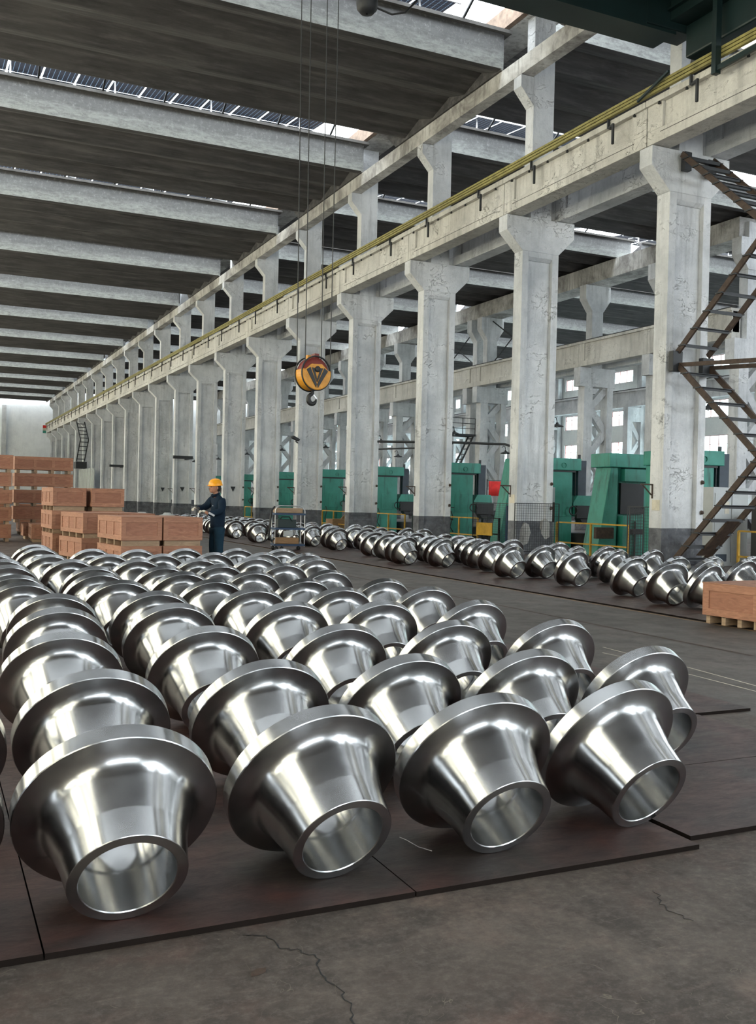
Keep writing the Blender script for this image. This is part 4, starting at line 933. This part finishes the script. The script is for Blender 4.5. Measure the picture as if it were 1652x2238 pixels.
# local frame: he faces -x; y- is the side towards the camera
V = [(.03, 0, .93), (.04, 0, 1.08), (.05, 0, 1.25), (.03, 0, 1.40), (.005, 0, 1.48), (-.02, 0, 1.56), (-.035, 0, 1.63),      # 0 pelvis..6 head
     (.045, -.14, 1.37), (.02, -.235, 1.16), (-.2, -.20, 1.10), (-.29, -.17, 1.155),                                     # 7-10 near arm
     (.02, .14, 1.37), (-.09, .24, 1.24), (-.27, .16, 1.20), (-.36, .10, 1.215),                                            # 11-14 far arm
     (.04, -.10, .88), (.03, -.11, .50), (.06, -.11, .09), (-.08, -.12, .04), (.04, .10, .88), (.01, .12, .50), (.05, .12, .09), (-.09, .13, .04)]
E_ = [(0, 1), (1, 2), (2, 3), (3, 4), (4, 5), (5, 6), (3, 7), (7, 8), (8, 9), (9, 10), (3, 11), (11, 12), (12, 13), (13, 14), (0, 15), (15, 16), (16, 17), (17, 18), (0, 19), (19, 20), (20, 21), (21, 22)]
rad = [(.12, .09), (.12, .09), (.12, .09), (.08, .07), .05, .058, .075, .035, .036, .032, .028, .035, .036, .032, .028, .075, .055, .042, .035, .075, .055, .042, .035]
skin_obj('body', M['skin'], pr, V, E_, rad)
# head shape with face over the end of the body's neck
hd = MB(); hd.ball((-.03, 0, 1.605), .098, .077, .115, 24)
hd.ball((-.075, 0, 1.548), .055, .052, .05, 16)      # jaw
hd.prism([(-.118, 1.615), (-.15, 1.572), (-.118, 1.560)], 'y', -.013, .013)   # nose
for s_ in (-1, 1):
    hd.ball((-.005, s_ * .079, 1.595), .02, .01, .032, 10)
h_ = hd.build('head', M['skin'], pr)
e_ = MB()
for s_ in (-1, 1): e_.ball((-.112, s_ * .034, 1.608), .012, .012, .006, 8); e_.bar((-.125, s_ * .02, 1.622), (-.112, s_ * .052, 1.622), .012, .006)
e_.build('eye', M['hair'], pr); MB().bar((-.128, -.022, 1.541), (-.128, .022, 1.541), .006, .006).build('mouth', M['hair'], pr)
b = MB(); b.ball((.01, 0, 1.60), .088, .080, .085, 16); b.build('hair', M['hair'], pr)
# helmet
b = MB(); mt = Matrix.Translation((-.012, 0, 1.635)) @ Matrix.Rotation(R(-5), 4, 'Y')
b.lathe([(.001, .142), (.05, .136), (.092, .112), (.118, .07), (.130, .012), (.131, 0), (.124, 0), (.112, .05), (.06, .12), (.001, .13)], 32, mt @ Matrix.Diagonal((1.06, .9, 1, 1)))
hm = b.build('helmet', M['helmet'], pr)
b = MB(); b.prism([(-.12 - .05, .10), (-.17, .04), (-.185, 0), (-.17, -.04), (-.12 - .05, -.10), (-.08, -.12), (-.08, .12)][0:0] or [(-.10, -.095), (-.165, -.055), (-.185, 0), (-.165, .055), (-.10, .095), (-.09, 0)], 'z', 1.632, 1.642); b.build('helmet_brim', M['helmet'], hm)
b = MB(); b.bar((-.02, 0, 1.772), (-.11, 0, 1.735), .03, .012); b.build('helmet_ridge', M['helmet'], hm)
# jacket: torso, collar, both sleeves
JV = [(.035, 0, .80), (.04, 0, .92), (.045, 0, 1.10), (.05, 0, 1.26), (.035, 0, 1.40), (.01, 0, 1.465), (.045, -.185, 1.395), (.03, -.26, 1.17), (-.16, -.215, 1.105), (-.235, -.19, 1.13), (.02, .185, 1.40), (-.09, .255, 1.24), (-.24, .18, 1.20), (-.305, .14, 1.21)]
JE = [(0, 1), (1, 2), (2, 3), (3, 4), (4, 5), (4, 6), (6, 7), (7, 8), (8, 9), (4, 10), (10, 11), (11, 12), (12, 13)]
JR = [(.175, .15), (.165, .145), (.17, .145), (.185, .15), (.145, .125), .06, .092, .076, .064, .055, .092, .074, .06, .052]
skin_obj('jacket', M['navy'], pr, JV, JE, JR, root=2)
b = MB(); b.lathe([(.075, 0), (.088, .05), (.08, .055), (.068, .005)], 18, Matrix.Translation((.0, 0, 1.44)) @ Matrix.Rotation(R(-18), 4, 'Y'), close=True); b.build('collar', M['navy'], pr)
b = MB(); b.bar((-.235, -.25, 1.135), (-.13, -.275, 1.075), .012, .035); b.build('reflective_tape', M['cloth'], pr)
b = MB(); b.ball((-.11, -.13, 1.26), .012, .012, .012, 8); b.build('badge', M['cloth'], pr)
TV = [(.035, 0, .90), (.04, -.10, .80), (.03, -.115, .48), (.055, -.115, .10), (.04, .10, .80), (.01, .12, .48), (.045, .12, .10)]
skin_obj('trousers', M['navytr'], pr, TV, [(0, 1), (1, 2), (2, 3), (0, 4), (4, 5), (5, 6)], [(.15, .13), .115, .088, .08, .115, .088, .08], root=0)
for s_, x in ((-.115, 0), (.12, -.01)):
    b = MB(); b.ball((x - .0, s_, .05), .135, .052, .06, 14); b.box(x - .12, x + .12, s_ - .045, s_ + .045, 0.002, .025); b.build('boot', M['black'], pr)
# gloves: palm, four fingers of different length, thumb
def hand(base, dirv, palm_n, m, name='glove', curl=1.0, flip=1):
    d = Vector(dirv).normalized(); n = Vector(palm_n).normalized(); s = d.cross(n).normalized() * flip
    B = Vector(base); b_ = MB()
    V_ = []; E2 = []; R_ = []
    def add(p, r_): V_.append(tuple(p)); R_.append(r_); return len(V_) - 1
    w0 = add(B - d * .03, .027); pc = add(B + d * .035, (.036, .022)); E2.append((w0, pc))
    gl_ = skin_obj(name, m, pr, V_, E2, R_, 2)
    for i, (off, ln) in enumerate(((.026, .070), (.009, .078), (-.009, .072), (-.026, .056))):
        p0 = B + d * .045 + s * off; p1 = p0 + d * ln * .45 + n * .006; p2 = p1 + (d * .45 + n * .8 * curl).normalized() * ln * .36; p3 = p2 + (-d * .25 + n * curl).normalized() * ln * .3
        skin_obj('finger', m, gl_, [tuple(p0), tuple(p1), tuple(p2), tuple(p3)], [(0, 1), (1, 2), (2, 3)], [.0105, .010, .0095, .0085], 1)
    t0 = B + d * .012 + s * .026; t1 = t0 + (d * .5 + s * .8 + n * .35).normalized() * .036; t2 = t1 + (d * .8 + n * .7).normalized() * .03
    skin_obj('thumb', m, gl_, [tuple(t0), tuple(t1), tuple(t2)], [(0, 1), (1, 2)], [.013, .011, .0095], 1)
hand((-.295, -.17, 1.155), (-1, .12, .12), (.15, .25, -1), M['glove'], flip=-1)
hand((-.365, .10, 1.215), (-.85, -.5, -.15), (.1, -.3, -1), M['glove'])
b = MB(); b.tube([(-.36, -.12, 1.12), (-.39, -.10, 1.20), (-.42, -.06, 1.26)], [.02, .024, .02], 10); b.build('cutter_handle', M['dark'], pr)
b = MB(); b.tube([(-.385, -.13, 1.12), (-.40, -.14, 1.03), (-.405, -.15, .97)], [.014, .010, .003], 8); b.build('cutter_blade', M['chrome'], pr)
b = MB(); b.tube([(-.37, -.1, 1.1), (-.33, -.16, 1.06), (-.36, -.2, .99), (-.38, -.2, .955)], .006, 6); b.build('air_hose', M['black'], pr)

bpy.context.view_layer.update()
